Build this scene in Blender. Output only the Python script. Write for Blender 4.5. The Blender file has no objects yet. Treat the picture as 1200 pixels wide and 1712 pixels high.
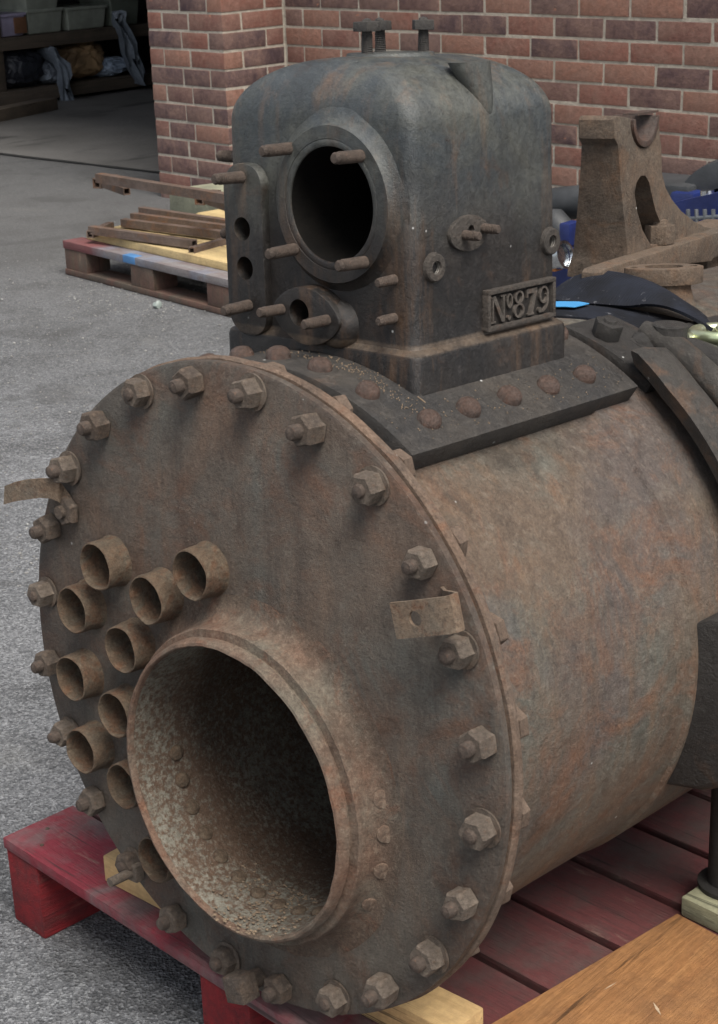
import bpy, bmesh, math, random
from mathutils import Vector, Matrix, noise as mnoise
R_ = math.radians
random.seed(7)
sc = bpy.context.scene
col = sc.collection
# ------------------------------------------------------------------ camera, world, sun, exposure
GZ = .564                                   # plate centre height above the yard
CA = [[0.7510999, -0.2038591, -0.6279255], [0.6592913, 0.2811891, 0.6973290], [-0.0344089, 0.9377495, -0.3456036]]
CW = Vector((1.3019439, -1.2248063, 0.8819105 + GZ))
FPX = 2784.635
cam_d = bpy.data.cameras.new('camera'); cam = bpy.data.objects.new('camera', cam_d); col.objects.link(cam)
M = Matrix([[CA[i][0], CA[i][1], -CA[i][2], CW[i]] for i in range(3)] + [[0, 0, 0, 1]])
cam.matrix_world = M
cam_d.sensor_fit = 'VERTICAL'; cam_d.sensor_height = 36; cam_d.lens = FPX / 1712 * 36
cam_d.clip_start = .05; cam_d.clip_end = 400
cam_d.dof.use_dof = True; cam_d.dof.focus_distance = 1.85; cam_d.dof.aperture_fstop = 36
sc.camera = cam
SUN_EL, SUN_AZ = R_(60), R_(112)             # azimuth of the sun: angle from +Y towards +X
w = bpy.data.worlds.new('World'); sc.world = w; w.use_nodes = True
wn = w.node_tree.nodes; bg = wn['Background']
sky = wn.new('ShaderNodeTexSky'); sky.sky_type = 'NISHITA'; sky.sun_disc = False
sky.sun_elevation = SUN_EL; sky.sun_rotation = SUN_AZ; sky.dust_density = 3.0; sky.air_density = 1.0
hs = wn.new('ShaderNodeHueSaturation'); hs.inputs['Saturation'].default_value = .38     # a clouded-over, greyer sky
w.node_tree.links.new(sky.outputs[0], hs.inputs['Color']); w.node_tree.links.new(hs.outputs[0], bg.inputs[0]); bg.inputs[1].default_value = .085
sd = bpy.data.lights.new('sun', 'SUN'); sun = bpy.data.objects.new('sun', sd); col.objects.link(sun)
sd.energy = 2.3; sd.angle = R_(34); sd.color = (1, .95, .87)
sdir = Vector((math.sin(SUN_AZ) * math.cos(SUN_EL), math.cos(SUN_AZ) * math.cos(SUN_EL), math.sin(SUN_EL)))
sun.rotation_euler = sdir.to_track_quat('Z', 'Y').to_euler(); sun.location = (3, -3, 6)
vs = sc.view_settings; vs.view_transform = 'Standard'; vs.look = 'None'; vs.exposure = 1.12; vs.gamma = 1

# ------------------------------------------------------------------ helpers
BM = Matrix([[0.9987929, 0.0366885, -0.0326600, 0], [-0.0350056, 0.9981009, 0.0506869, 0], [0.0344576, -0.0494824, 0.9981804, GZ], [0, 0, 0, 1]])
BI = BM.inverted()
def ray(px, py):
    v = ((px - 600) / FPX, -(py - 856) / FPX, 1.0)
    return Vector([sum(CA[i][j] * v[j] for j in range(3)) for i in range(3)])
def uw(px, py, n, p):                        # a picture point on a world plane (normal n through p)
    n = Vector(n); d = ray(px, py); return CW + d * ((Vector(p) - CW).dot(n) / d.dot(n))
def ub(px, py, n, p):                        # the same in the boiler's own frame
    n = Vector(n); C = BI @ CW; d = BI.to_3x3() @ ray(px, py)
    return C + d * ((Vector(p) - C).dot(n) / d.dot(n))
def uc(px, py, r):                           # on the boiler's cylinder
    C = BI @ CW; d = BI.to_3x3() @ ray(px, py)
    a = d.x**2 + d.z**2; b = C.x * d.x + C.z * d.z; c = C.x**2 + C.z**2 - r * r
    return C + d * ((-b - math.sqrt(max(0, b * b - a * c))) / a)
def tag(o, label=None, cat=None, group=None, kind=None):
    if label: o['label'] = label
    if cat: o['category'] = cat
    if group: o['group'] = group
    if kind: o['kind'] = kind
    return o
def empty(name, loc=(0, 0, 0), rz=0):
    o = bpy.data.objects.new(name, None); col.objects.link(o); o.location = loc; o.rotation_euler = (0, 0, rz)
    o.empty_display_size = .05; return o
def mk(name, bm, mat, parent=None, smooth=40, rough=0, seed=0):
    if rough:                                # cast and worn edges: nudge every vertex
        for v in bm.verts:
            v.co += Vector([mnoise.noise(v.co * 60 + Vector((seed + k * 17, k, 0))) for k in range(3)]) * rough
    bmesh.ops.recalc_face_normals(bm, faces=bm.faces)
    me = bpy.data.meshes.new(name); bm.to_mesh(me); bm.free()
    if smooth:
        for p in me.polygons: p.use_smooth = True
        me.set_sharp_from_angle(angle=R_(smooth))
    me.materials.append(mat)
    o = bpy.data.objects.new(name, me); col.objects.link(o)
    if parent: o.parent = parent
    return o
def dup(o, parent=None, **kw):
    c = o.copy(); col.objects.link(c)
    if parent is not None: c.parent = parent
    for k, v in kw.items(): setattr(c, k, v)
    for ch in list(o.children): dup(ch, c)
    return c
def bevel(bm, geom_edges, w_, seg=2):
    bmesh.ops.bevel(bm, geom=geom_edges, offset=w_, segments=seg, affect='EDGES', profile=.6, clamp_overlap=True)
def box(bm, lo, hi, bv=0, seg=2, mtx=None):
    b2 = bmesh.new(); bmesh.ops.create_cube(b2, size=1)
    for v in b2.verts: v.co = Vector([lo[i] + (v.co[i] + .5) * (hi[i] - lo[i]) for i in range(3)])
    if bv: bevel(b2, b2.edges[:], bv, seg)
    return merge(bm, b2, mtx)
def merge(bm, b2, mtx=None):
    me = bpy.data.meshes.new('tmp'); b2.to_mesh(me); b2.free()
    if mtx is not None: me.transform(mtx)
    bm.from_mesh(me); bpy.data.meshes.remove(me); return bm
def frame(o, zax, xax=None):                 # matrix whose local z is zax
    z = Vector(zax).normalized(); x = Vector(xax) if xax else (Vector((1, 0, 0)) if abs(z.x) < .9 else Vector((0, 1, 0)))
    y = z.cross(x).normalized(); x = y.cross(z)
    return Matrix([[x[i], y[i], z[i], o[i]] for i in range(3)] + [[0, 0, 0, 1]])
def lathe(bm, prof, n=32, mtx=None, close=False):   # prof: list of (r, h), revolved about local z
    b2 = bmesh.new(); rings = []
    for r, h in prof:
        if r < 1e-6: rings.append([b2.verts.new((0, 0, h))])
        else: rings.append([b2.verts.new((r * math.cos(2 * math.pi * i / n), r * math.sin(2 * math.pi * i / n), h)) for i in range(n)])
    prs = list(zip(rings, rings[1:])) + ([(rings[-1], rings[0])] if close else [])
    for a, b in prs:
        for i in range(n):
            j = (i + 1) % n
            if len(a) == 1 and len(b) == 1: continue
            if len(a) == 1: b2.faces.new((a[0], b[i], b[j]))
            elif len(b) == 1: b2.faces.new((a[i], a[j], b[0]))
            else: b2.faces.new((a[i], a[j], b[j], b[i]))
    return merge(bm, b2, mtx)
def prism(bm, pts, h0, h1, mtx=None, bv=0, seg=2, sub=0):     # pts in local xy, from z=h0 to h1
    b2 = bmesh.new(); n = len(pts)
    a = [b2.verts.new((x, y, h0)) for x, y in pts]; b = [b2.verts.new((x, y, h1)) for x, y in pts]
    b2.faces.new(a[::-1]); b2.faces.new(b)
    for i in range(n): b2.faces.new((a[i], a[(i + 1) % n], b[(i + 1) % n], b[i]))
    if bv:
        bmesh.ops.recalc_face_normals(b2, faces=b2.faces)
        es = [e for e in b2.edges if e.calc_face_angle(0) > .6]
        bevel(b2, es, bv, seg)
    return merge(bm, b2, mtx)
def tube(bm, pts, r, n=10, cap=True):
    b2 = bmesh.new(); rings = []
    P = [Vector(p) for p in pts]
    up = Vector((0, 0, 1))
    for i, p in enumerate(P):
        t = (P[min(i + 1, len(P) - 1)] - P[max(i - 1, 0)]).normalized()
        x = t.cross(up if abs(t.z) < .95 else Vector((1, 0, 0))).normalized(); y = t.cross(x)
        rr = r[i] if isinstance(r, (list, tuple)) else r
        rings.append([b2.verts.new(p + (x * math.cos(2 * math.pi * k / n) + y * math.sin(2 * math.pi * k / n)) * rr) for k in range(n)])
    for a, b in zip(rings, rings[1:]):
        for k in range(n): b2.faces.new((a[k], a[(k + 1) % n], b[(k + 1) % n], b[k]))
    if cap: b2.faces.new(rings[0]); b2.faces.new(rings[-1][::-1])
    return merge(bm, b2)
def grid(bm, rows, thick=0):                 # a sheet through rows of points, given a thickness
    b2 = bmesh.new(); V = [[b2.verts.new(p) for p in r] for r in rows]
    for a, b in zip(V, V[1:]):
        for i in range(len(a) - 1): b2.faces.new((a[i], a[i + 1], b[i + 1], b[i]))
    if thick:
        bmesh.ops.recalc_face_normals(b2, faces=b2.faces)
        bmesh.ops.solidify(b2, geom=b2.faces[:], thickness=thick)
    return merge(bm, b2)
def sector(bm, r0, r1, y0, y1, a0, a1, n=24, bv=0):   # slab bent round the boiler; angles from straight up towards +x
    b2 = bmesh.new(); rows = []
    for i in range(n + 1):
        a = R_(a0 + (a1 - a0) * i / n); s, c = math.sin(a), math.cos(a)
        rows.append([b2.verts.new((r * s, y, r * c)) for r, y in ((r0, y0), (r1, y0), (r1, y1), (r0, y1))])
    for a, b in zip(rows, rows[1:]):
        for k in range(4): b2.faces.new((a[k], a[(k + 1) % 4], b[(k + 1) % 4], b[k]))
    b2.faces.new(rows[0]); b2.faces.new(rows[-1][::-1])
    if bv:
        bmesh.ops.recalc_face_normals(b2, faces=b2.faces)
        bevel(b2, [e for e in b2.edges if e.calc_face_angle(0) > .7], bv, 2)
    return merge(bm, b2)
def cut(o, cutters):                         # exact boolean, result baked into the mesh
    bmc = bmesh.new()
    for f_ in cutters: f_(bmc)
    bmesh.ops.recalc_face_normals(bmc, faces=bmc.faces)
    me = bpy.data.meshes.new('cut'); bmc.to_mesh(me); bmc.free()
    c = bpy.data.objects.new('cut', me); col.objects.link(c)
    mods = o.modifiers.new('b', 'BOOLEAN'); mods.operation = 'DIFFERENCE'; mods.solver = 'EXACT'; mods.object = c; mods.use_self = True
    par = o.parent; o.parent = None
    dg = bpy.context.evaluated_depsgraph_get(); dg.update()
    new = bpy.data.meshes.new_from_object(o.evaluated_get(dg))
    o.modifiers.clear(); old = o.data; o.data = new; o.parent = par
    for p in new.polygons: p.use_smooth = True
    new.set_sharp_from_angle(angle=R_(32))
    bpy.data.objects.remove(c); bpy.data.meshes.remove(old)
    return o
Ym = lambda x, y, z: frame((x, y, z), (0, -1, 0), (1, 0, 0))     # local z points out of the front plate
Xm = lambda x, y, z: frame((x, y, z), (1, 0, 0), (0, 1, 0))

# ------------------------------------------------------------------ materials
class N:
    def __init__(s, name):
        s.m = bpy.data.materials.new(name); s.m.use_nodes = True; s.t = s.m.node_tree; s.n = s.t.nodes
        s.p = s.n['Principled BSDF']; s.tc = s.n.new('ShaderNodeTexCoord'); s.o = s.tc.outputs['Object']
    def new(s, t, **k):
        x = s.n.new(t)
        for a, b in k.items(): setattr(x, a, b)
        return x
    def lk(s, a, b): s.t.links.new(a, b)
    def mapv(s, scale, src=None, rot=(0, 0, 0)):
        x = s.new('ShaderNodeMapping'); x.inputs['Scale'].default_value = scale; x.inputs['Rotation'].default_value = rot
        s.lk(src or s.o, x.inputs[0]); return x.outputs[0]
    def noise(s, scale, detail=6, rough=.6, src=None, dist=0):
        x = s.new('ShaderNodeTexNoise'); x.inputs['Scale'].default_value = scale; x.inputs['Detail'].default_value = detail
        x.inputs['Roughness'].default_value = rough; x.inputs['Distortion'].default_value = dist
        s.lk(src or s.o, x.inputs['Vector']); return x.outputs['Fac']
    def voro(s, scale, src=None, feature='F1', out='Distance'):
        x = s.new('ShaderNodeTexVoronoi'); x.feature = feature; x.inputs['Scale'].default_value = scale
        s.lk(src or s.o, x.inputs['Vector']); return x.outputs[out]
    def ramp(s, f, a, b, va=0, vb=1):
        x = s.new('ShaderNodeMapRange'); x.inputs[1].default_value = a; x.inputs[2].default_value = b
        x.inputs[3].default_value = va; x.inputs[4].default_value = vb; s.lk(f, x.inputs[0]); return x.outputs[0]
    def mix(s, f, a, b, mode='MIX'):
        x = s.new('ShaderNodeMix', data_type='RGBA', blend_type=mode)
        for sock, v in ((x.inputs[0], f), (x.inputs[6], a), (x.inputs[7], b)):
            if hasattr(v, 'is_output'): s.lk(v, sock)
            elif isinstance(v, (int, float)): sock.default_value = v
            else: sock.default_value = (*v, 1)
        return x.outputs[2]
    def math(s, op, a, b=0):
        x = s.new('ShaderNodeMath', operation=op)
        for sock, v in ((x.inputs[0], a), (x.inputs[1], b)):
            if hasattr(v, 'is_output'): s.lk(v, sock)
            else: sock.default_value = v
        return x.outputs[0]
    def axis(s, k, src=None):
        x = s.new('ShaderNodeSeparateXYZ'); s.lk(src or s.o, x.inputs[0]); return x.outputs[k]
    def bump(s, f, dist, strength=1, prev=None):
        x = s.new('ShaderNodeBump'); x.inputs['Distance'].default_value = dist; x.inputs['Strength'].default_value = strength
        s.lk(f, x.inputs['Height'])
        if prev: s.lk(prev, x.inputs['Normal'])
        return x.outputs[0]
    def done(s, colr, rough=.7, normal=None, metal=0, spec=.5):
        for k, v in (('Base Color', colr), ('Roughness', rough), ('Metallic', metal)):
            if hasattr(v, 'is_output'): s.lk(v, s.p.inputs[k])
            else: s.p.inputs[k].default_value = (*v, 1) if isinstance(v, tuple) else v
        s.p.inputs['Specular IOR Level'].default_value = spec
        if normal: s.lk(normal, s.p.inputs['Normal'])
        return s.m
def rusty(name, A, B, Rr, scale=6, rust=.5, rough=.72, bump=1.0, specks=True, streak=0, extra=None, spots=0, spec=.4, contrast=1, blotch=.55):
    s = N(name)
    n1 = s.noise(scale, 8, .62, dist=.4)
    c = s.mix(s.ramp(n1, .5 - .12 / contrast, .5 + .12 / contrast), A, B)
    if extra: c = extra(s, c)
    n2 = s.noise(scale * 2.1, 10, .72, dist=.6)
    c = s.mix(s.ramp(n2, .62 - .2 * rust, .74 - .1 * rust, 0, .85), c, Rr)
    if streak:
        n5 = s.noise(26, 6, .7, src=s.mapv((1, 1, .12)))
        c = s.mix(s.ramp(n5, .52, .7, 0, streak), c, (.22, .12, .06))
        n6 = s.noise(34, 5, .7, src=s.mapv((1, 1, .1)))
        c = s.mix(s.ramp(n6, .55, .72, 0, streak), c, (.02, .02, .022))
    nb_ = s.noise(scale * .75, 9, .68, dist=.9)  # oily dark blotches
    c = s.mix(s.ramp(nb_, .52, .68, 0, blotch), c, tuple(v * .38 for v in A))
    nm_ = s.noise(scale * 7, 9, .8, dist=.4)
    c = s.mix(s.ramp(nm_, .36, .5, .55, 0), c, s.mix(1., c, (.42, .38, .36), 'MULTIPLY'))
    c = s.mix(s.ramp(nm_, .56, .70, 0, .45), c, s.mix(.5, c, tuple(min(.5, v * 2.4 + .01) for v in B)))
    if spots: c = s.mix(s.ramp(s.noise(70, 8, .8), .50, .62, 0, .75), c, (.10, .062, .042))
    if spots:                                # flaking paint: ragged rust spots
        n7 = s.noise(150, 6, .7, dist=.1); n8 = s.noise(5, 3, .5)
        c = s.mix(s.ramp(s.math('ADD', n7, s.math('MULTIPLY', n8, .5)), .76 - spots, .88 - spots), c, Rr)
    n3 = s.noise(95, 8, .75)
    n9 = s.noise(260, 5, .8)
    c = s.mix(s.ramp(n9, .38, .52, .5, 0), c, s.mix(1., c, (.4, .38, .36), 'MULTIPLY'))
    c = s.mix(s.ramp(n9, .56, .70, 0, .5), c, s.mix(.5, c, tuple(min(.5, v * 2.6 + .01) for v in B)))
    c = s.mix(s.ramp(n3, .3, .7, .55, 0), c, s.mix(1.0, c, (.35, .34, .34), 'MULTIPLY'))
    c = s.mix(s.ramp(n3, .55, .75, 0, .4), c, s.mix(.5, c, tuple(min(.45, v * 2.6 + .012) for v in B)))
    if specks:
        v = s.voro(34); nm = s.noise(9, 2)
        f = s.math('MULTIPLY', s.ramp(v, .045, .075, 1, 0), s.ramp(nm, .56, .60))
        c = s.mix(s.math('MULTIPLY', f, .7), c, (.6, .6, .58))
    pit = s.ramp(s.voro(120), .05, .35); b1 = s.bump(s.noise(190, 8, .82), .0034 * bump); b1 = s.bump(s.math('MULTIPLY', pit, s.ramp(s.noise(20, 3), .45, .6)), .0005 * bump, prev=b1)
    b2 = s.bump(s.noise(16, 4, .5), .0022 * bump, prev=b1)
    return s.done(c, s.ramp(n3, .3, .7, rough - .14, rough + .16), b2, spec=spec)

def plain(name, c1, c2=None, rough=.5, metal=0, scale=12, bump=.001, spec=.5):
    s = N(name); n = s.noise(scale, 6, .6)
    return s.done(s.mix(s.ramp(n, .35, .65), c1, c2 or tuple(v * .75 for v in c1)), rough, s.bump(s.noise(scale * 6, 5), bump), metal, spec)
def platex(s, c):
    x, z = s.axis(0), s.axis(2)
    rr = s.math('SQRT', s.math('ADD', s.math('MULTIPLY', x, x), s.math('MULTIPLY', z, z)))
    n = s.noise(9, 7, .7, dist=.5)
    f = s.math('ADD', rr, s.math('MULTIPLY', s.math('SUBTRACT', n, .5), .12))
    c = s.mix(s.ramp(f, .335, .375, 0, .45), c, (.062, .045, .035))
    run = s.noise(30, 7, .7, src=s.mapv((1, 1, .1)))
    c = s.mix(s.ramp(run, .5, .66, 0, .5), c, (.055, .040, .031))
    c = s.mix(s.ramp(s.noise(22, 7, .7, src=s.mapv((1, 1, .16))), .56, .7, 0, .5), c, (.21, .14, .095))
    return s.mix(s.math('MULTIPLY', s.ramp(s.axis(2), -.12, -.38), s.ramp(s.noise(7, 6), .4, .6, 0, .8)), c, (.17, .165, .14))
m_plate = rusty('rusty plate', (.142, .092, .063), (.115, .112, .097), (.15, .072, .040), 4.5, .62, .60, spec=.5, blotch=.7, extra=platex)
m_ring = rusty('rusty rim', (.22, .145, .10), (.17, .125, .095), (.2, .09, .048), 9, .5, .8)
m_barrel = rusty('barrel paint and rust', (.150, .106, .074), (.130, .126, .104), (.20, .09, .046), 4.8, .60, .58, contrast=1.2, spec=.5, blotch=.75, streak=.35, extra=lambda s, c: s.mix(
    s.ramp(s.noise(3.2, 5), .47, .6, 0, .6), c, (.1, .085, .085)))
m_tube = rusty('tube rust', (.175, .115, .072), (.135, .118, .088), (.18, .078, .036), 16, .7, .85, specks=False, bump=1.6)
m_flue0 = rusty('flue rust 0', (.21, .125, .085), (.18, .155, .12), (.2, .085, .045), 10, .65, .8, specks=False)
def fluex(s, c):
    x = s.math('SUBTRACT', s.axis(0), .030); z = s.math('ADD', s.axis(2), .098)
    rr = s.math('SQRT', s.math('ADD', s.math('MULTIPLY', x, x), s.math('MULTIPLY', z, z)))
    f = s.math('ADD', rr, s.math('MULTIPLY', s.math('SUBTRACT', s.noise(12, 6), .5), .05))
    return s.mix(s.ramp(f, .197, .217), c, s.mix(s.ramp(s.noise(5, 8, .62, dist=.4), .38, .62), (.150, .098, .068), (.125, .112, .092)))
m_flue = rusty('flue rust', (.20, .12, .082), (.18, .155, .12), (.19, .082, .045), 10, .5, .8, specks=False, extra=fluex)
m_inner = rusty('flaking grey paint', (.26, .25, .205), (.21, .185, .145), (.13, .08, .052), 9, .2, .75, spots=.05, specks=False, blotch=.3)
m_nut = rusty('nut steel', (.24, .195, .15), (.17, .14, .115), (.18, .11, .07), 22, .4, .7)
def objrand(s, c):
    oi = s.new('ShaderNodeObjectInfo').outputs['Random']
    return s.mix(s.ramp(oi, 0, 1, .0, .75), c, s.mix(s.ramp(s.noise(30, 5), .4, .6), (.07, .052, .042), (.12, .08, .055)))
m_nut = rusty('nut steel', (.23, .185, .145), (.16, .13, .105), (.17, .10, .06), 22, .5, .75, extra=objrand, bump=1.6)
m_stud = rusty('stud steel', (.12, .085, .065), (.07, .055, .045), (.3, .13, .06), 18, .35, .6, specks=False)
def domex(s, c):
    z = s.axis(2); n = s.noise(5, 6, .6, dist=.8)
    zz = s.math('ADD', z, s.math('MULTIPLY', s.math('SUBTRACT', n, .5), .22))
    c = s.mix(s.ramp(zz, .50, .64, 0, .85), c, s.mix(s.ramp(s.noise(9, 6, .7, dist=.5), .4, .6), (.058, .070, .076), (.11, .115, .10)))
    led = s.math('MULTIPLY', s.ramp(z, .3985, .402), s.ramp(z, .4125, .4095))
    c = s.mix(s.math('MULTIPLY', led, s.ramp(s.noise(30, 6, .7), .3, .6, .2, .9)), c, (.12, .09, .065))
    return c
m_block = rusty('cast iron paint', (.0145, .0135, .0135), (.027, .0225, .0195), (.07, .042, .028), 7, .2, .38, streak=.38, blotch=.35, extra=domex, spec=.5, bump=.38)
m_black = rusty('black casting', (.035, .033, .032), (.064, .055, .046), (.09, .058, .04), 9, .22, .55, spec=.5)
m_black2 = rusty('grimy plate field', (.018, .015, .013), (.028, .022, .018), (.05, .03, .02), 30, .3, .8, specks=False)
m_letter = rusty('worn letter iron', (.12, .10, .085), (.09, .078, .066), (.14, .08, .05), 30, .3, .5, specks=False, blotch=.1)
m_rivet = rusty('rivet steel', (.105, .060, .043), (.075, .055, .046), (.17, .07, .04), 25, .4, .42, spec=.5)
m_boss = rusty('boss steel', (.085, .07, .058), (.06, .052, .045), (.12, .07, .045), 25, .3, .6)
m_cast = rusty('brown casting', (.165, .115, .08), (.125, .10, .077), (.18, .10, .055), 9, .5, .8)
m_rib = rusty('worn rib casting', (.07, .062, .054), (.052, .048, .043), (.15, .085, .05), 9, .5, .52)
m_clip = rusty('clip strap rust', (.24, .165, .11), (.2, .16, .12), (.2, .085, .04), 20, .5, .8, specks=False, blotch=.25)
m_gasket = N('dark void'); m_gasket = m_gasket.done((.012, .011, .01), .9)
m_side = rusty('dark side casting', (.042, .039, .036), (.032, .029, .027), (.11, .068, .045), 8, .25, .5)
m_boreshade = plain('shaded bore', (.0022, .002, .0018), (.006, .005, .004), rough=.85, scale=20, spec=.15)  # near-black colour stands in for the shade deep in the bore
m_thread = (lambda s: s.done((.35, .33, .3), .4, s.bump(s.math('SINE', s.math('MULTIPLY', s.axis(0), 2600)), .001), metal=.8))(N('bright thread'))

def wood(name, A, B, dirt, dirtamt=.4, axis=0, scale=1, rough=.75, patch=None, bare=0, endred=0):
    s = N(name); st = [14, 14, 14]; st[axis] = 1.2
    src = s.mapv(tuple(v * scale for v in st))
    g = s.noise(4, 8, .65, src=src, dist=.8)
    c = s.mix(s.ramp(g, .35, .65), A, B)
    if patch: c = s.mix(s.ramp(s.noise(7, 6, .6, dist=.5), .46, .6, 0, .85), c, patch)
    if endred: c = s.mix(s.ramp(s.math('ADD', s.axis(0), s.math('MULTIPLY', s.noise(6, 5), .5)), .42, .62, .85, 0), c, (.17, .045, .045))
    c = s.mix(s.ramp(s.noise(11 * scale, 8, .7), .45, .7, 0, dirtamt), c, dirt)
    c = s.mix(s.ramp(s.noise(90, 6, .7), .35, .65, .35, 0), c, s.mix(1., c, (.4, .4, .4), 'MULTIPLY'))
    st2 = [60, 60, 60]; st2[axis] = 1.5
    ck = s.noise(1.6, 5, .75, src=s.mapv(tuple(v * scale for v in st2)))
    c = s.mix(s.ramp(ck, .60, .66, 0, .75), c, tuple(v * .25 for v in dirt))
    st3 = [9, 9, 9]; st3[axis] = 2.2
    c = s.mix(s.ramp(s.noise(3, 8, .75, src=s.mapv(tuple(v * scale for v in st3))), .60, .70, 0, bare), c, (.30, .22, .165))
    f = s.noise(9, 8, .7, src=s.mapv(tuple(v * scale * 2 for v in st)))
    return s.done(c, rough, s.bump(f, .003), spec=.35)
m_red = wood('red painted wood', (.24, .03, .045), (.19, .025, .036), (.125, .095, .09), 1.0, patch=(.17, .12, .12), bare=.5)
m_redy = wood('red painted wood side', (.25, .012, .016), (.13, .01, .014), (.05, .03, .028), .6, axis=1, bare=.2)
m_reddeck = wood('shaded red deck', (.115, .03, .03), (.08, .026, .026), (.07, .05, .045), 1, bare=.35)  # red deck paint, darkened to carry the shadow lying on these boards
m_pine = wood('new pine', (.62, .42, .2), (.5, .33, .15), (.3, .22, .12), .25)
m_green = wood('greenish timber', (.36, .35, .22), (.28, .27, .18), (.12, .12, .08), .5)
m_ply = wood('orange plywood', (.33, .165, .065), (.24, .11, .042), (.14, .072, .036), .7, axis=1, scale=.7, rough=.55)
m_yel = wood('yellow deck board', (.62, .48, .24), (.48, .35, .17), (.2, .15, .1), .5, axis=0, scale=.6)
m_greyb = wood('weathered pallet board', (.22, .21, .21), (.16, .13, .13), (.1, .06, .055), .6, axis=0, scale=.6, patch=(.2, .22, .27), bare=.5, endred=1)
m_brnb = wood('brown pallet block', (.15, .075, .06), (.13, .09, .065), (.06, .045, .037), .8, axis=2, scale=.5, patch=(.11, .09, .07), bare=.4)
m_dwood = wood('dark shelf timber', (.13, .1, .075), (.08, .065, .05), (.04, .035, .03), .5, axis=1, scale=.3)
m_tubest = rusty('brown steel tube', (.13, .085, .062), (.16, .12, .1), (.24, .1, .035), 5, .5, .6, specks=False)

s = N('brick'); gi = s.new('ShaderNodeNewGeometry').outputs['Random Per Island']
rp = s.new('ShaderNodeValToRGB'); rp.color_ramp.interpolation = 'CONSTANT'; s.lk(gi, rp.inputs[0])
cols = [(.235, .105, .08), (.19, .09, .073), (.095, .058, .062), (.26, .135, .10), (.155, .088, .078), (.085, .055, .06), (.28, .14, .10), (.125, .075, .072), (.22, .095, .072), (.14, .092, .085)]
el = rp.color_ramp.elements; el[0].color = (*cols[0], 1); el[1].position = .1; el[1].color = (*cols[1], 1)
for i in range(2, 10):
    e = el.new(i / 10); e.color = (*cols[i], 1)
n = s.noise(9, 9, .72, dist=.4); n2 = s.noise(40, 8, .75)
c = s.mix(s.ramp(n, .35, .65, 0, .7), rp.outputs[0], (.27, .17, .135))
c = s.mix(s.ramp(n2, .35, .6, .6, 0), c, s.mix(1., c, (.5, .5, .5), 'MULTIPLY'))
c = s.mix(s.ramp(s.noise(14, 6, .6), .68, .72, 0, .6), c, (.42, .19, .12))
m_brick = s.done(c, .85, s.bump(n2, .006), spec=.25)
s = N('mortar'); n = s.noise(30, 8, .7)
m_mortar = s.done(s.mix(s.ramp(n, .35, .65), (.31, .275, .23), (.45, .405, .34)), .9, s.bump(n, .008), spec=.2)

s = N('asphalt')
vc = s.voro(210, out='Color'); vd = s.voro(210); vh = s.axis(0, vc)
base = s.mix(s.ramp(s.noise(1.1, 6, .6), .35, .65), (.21, .216, .225), (.30, .305, .315))
base = s.mix(s.ramp(s.noise(3.5, 8, .7, dist=.5), .48, .66, 0, .75), base, (.115, .115, .118))
c = s.mix(s.ramp(vh, 0, .8, .75, 0), base, s.mix(1., base, (.32, .33, .34), 'MULTIPLY'))
c = s.mix(s.ramp(vh, .74, .92, 0, .4), c, (.42, .43, .44))
c = s.mix(s.ramp(s.noise(50, 7, .8), .42, .60, .55, 0), c, s.mix(1., c, (.42, .42, .44), 'MULTIPLY'))
c = s.mix(s.ramp(s.noise(2.2, 5, .6, src=s.mapv((1, 2.2, 1))), .6, .72, 0, .45), c, (.30, .30, .29))
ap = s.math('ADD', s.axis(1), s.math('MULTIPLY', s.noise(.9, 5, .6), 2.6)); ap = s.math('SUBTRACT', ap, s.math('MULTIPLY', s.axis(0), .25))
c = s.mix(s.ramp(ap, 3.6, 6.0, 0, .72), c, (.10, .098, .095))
cr = s.voro(1.1, src=s.mix(.06, s.o, s.new('ShaderNodeTexNoise').outputs['Color']), feature='DISTANCE_TO_EDGE')
c = s.mix(s.ramp(cr, .0015, .006, .0, 0), c, (.05, .05, .05))
st_n = s.noise(1.7, 4, .5, dist=1.2); c = s.mix(s.ramp(st_n, .60, .66, 0, .45), c, (.075, .074, .074))
c = s.mix(s.ramp(s.voro(55), .10, .16, .55, 0), c, s.mix(.5, c, (.05, .05, .055)))
nb = s.bump(vd, .006); nb = s.bump(s.noise(30, 8, .7), .012, prev=nb)
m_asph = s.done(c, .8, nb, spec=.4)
s = N('shed floor'); c = s.mix(s.ramp(s.noise(1.2, 7, .65), .35, .62), (.085, .082, .077), (.135, .13, .124))
c = s.mix(s.ramp(s.noise(2.5, 5, .6, src=s.mapv((1, .4, 1))), .56, .66, 0, .8), c, (.02, .019, .018))
m_floor = s.done(c, .7, s.bump(s.noise(30, 6), .01))
m_strap = (lambda s: s.done(s.mix(s.ramp(s.noise(60, 5, .7), .62, .72), s.mix(s.ramp(s.noise(14, 4), .4, .6), (.004, .0045, .007), (.009, .011, .018)), (.12, .12, .13)), .8,
    s.bump(s.math('SINE', s.math('MULTIPLY', s.axis(0), 1400)), .00015), spec=.25))(N('black webbing'))
m_lblue = plain('light blue label', (.06, .30, .62), rough=.6)
m_navy = plain('navy blue paint', (.010, .017, .075), (.014, .025, .115), rough=.35)
m_chrome = plain('chrome', (.7, .72, .74), rough=.18, metal=1)
m_rubber = plain('black rubber', (.02, .022, .024), (.035, .037, .04), rough=.6)
m_wire = plain('grey wire', (.2, .21, .22), rough=.4, metal=.6)
m_zinc = plain('yellow zinc plate', (.55, .62, .38), (.6, .55, .42), rough=.3, metal=.85)
m_tubp = plain('dirty white plastic', (.36, .38, .33), (.25, .27, .23), rough=.6, scale=9)
m_lilac = plain('lilac plastic', (.42, .38, .52), rough=.5)
m_brnp = plain('brown label', (.22, .11, .06), rough=.6)
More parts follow.
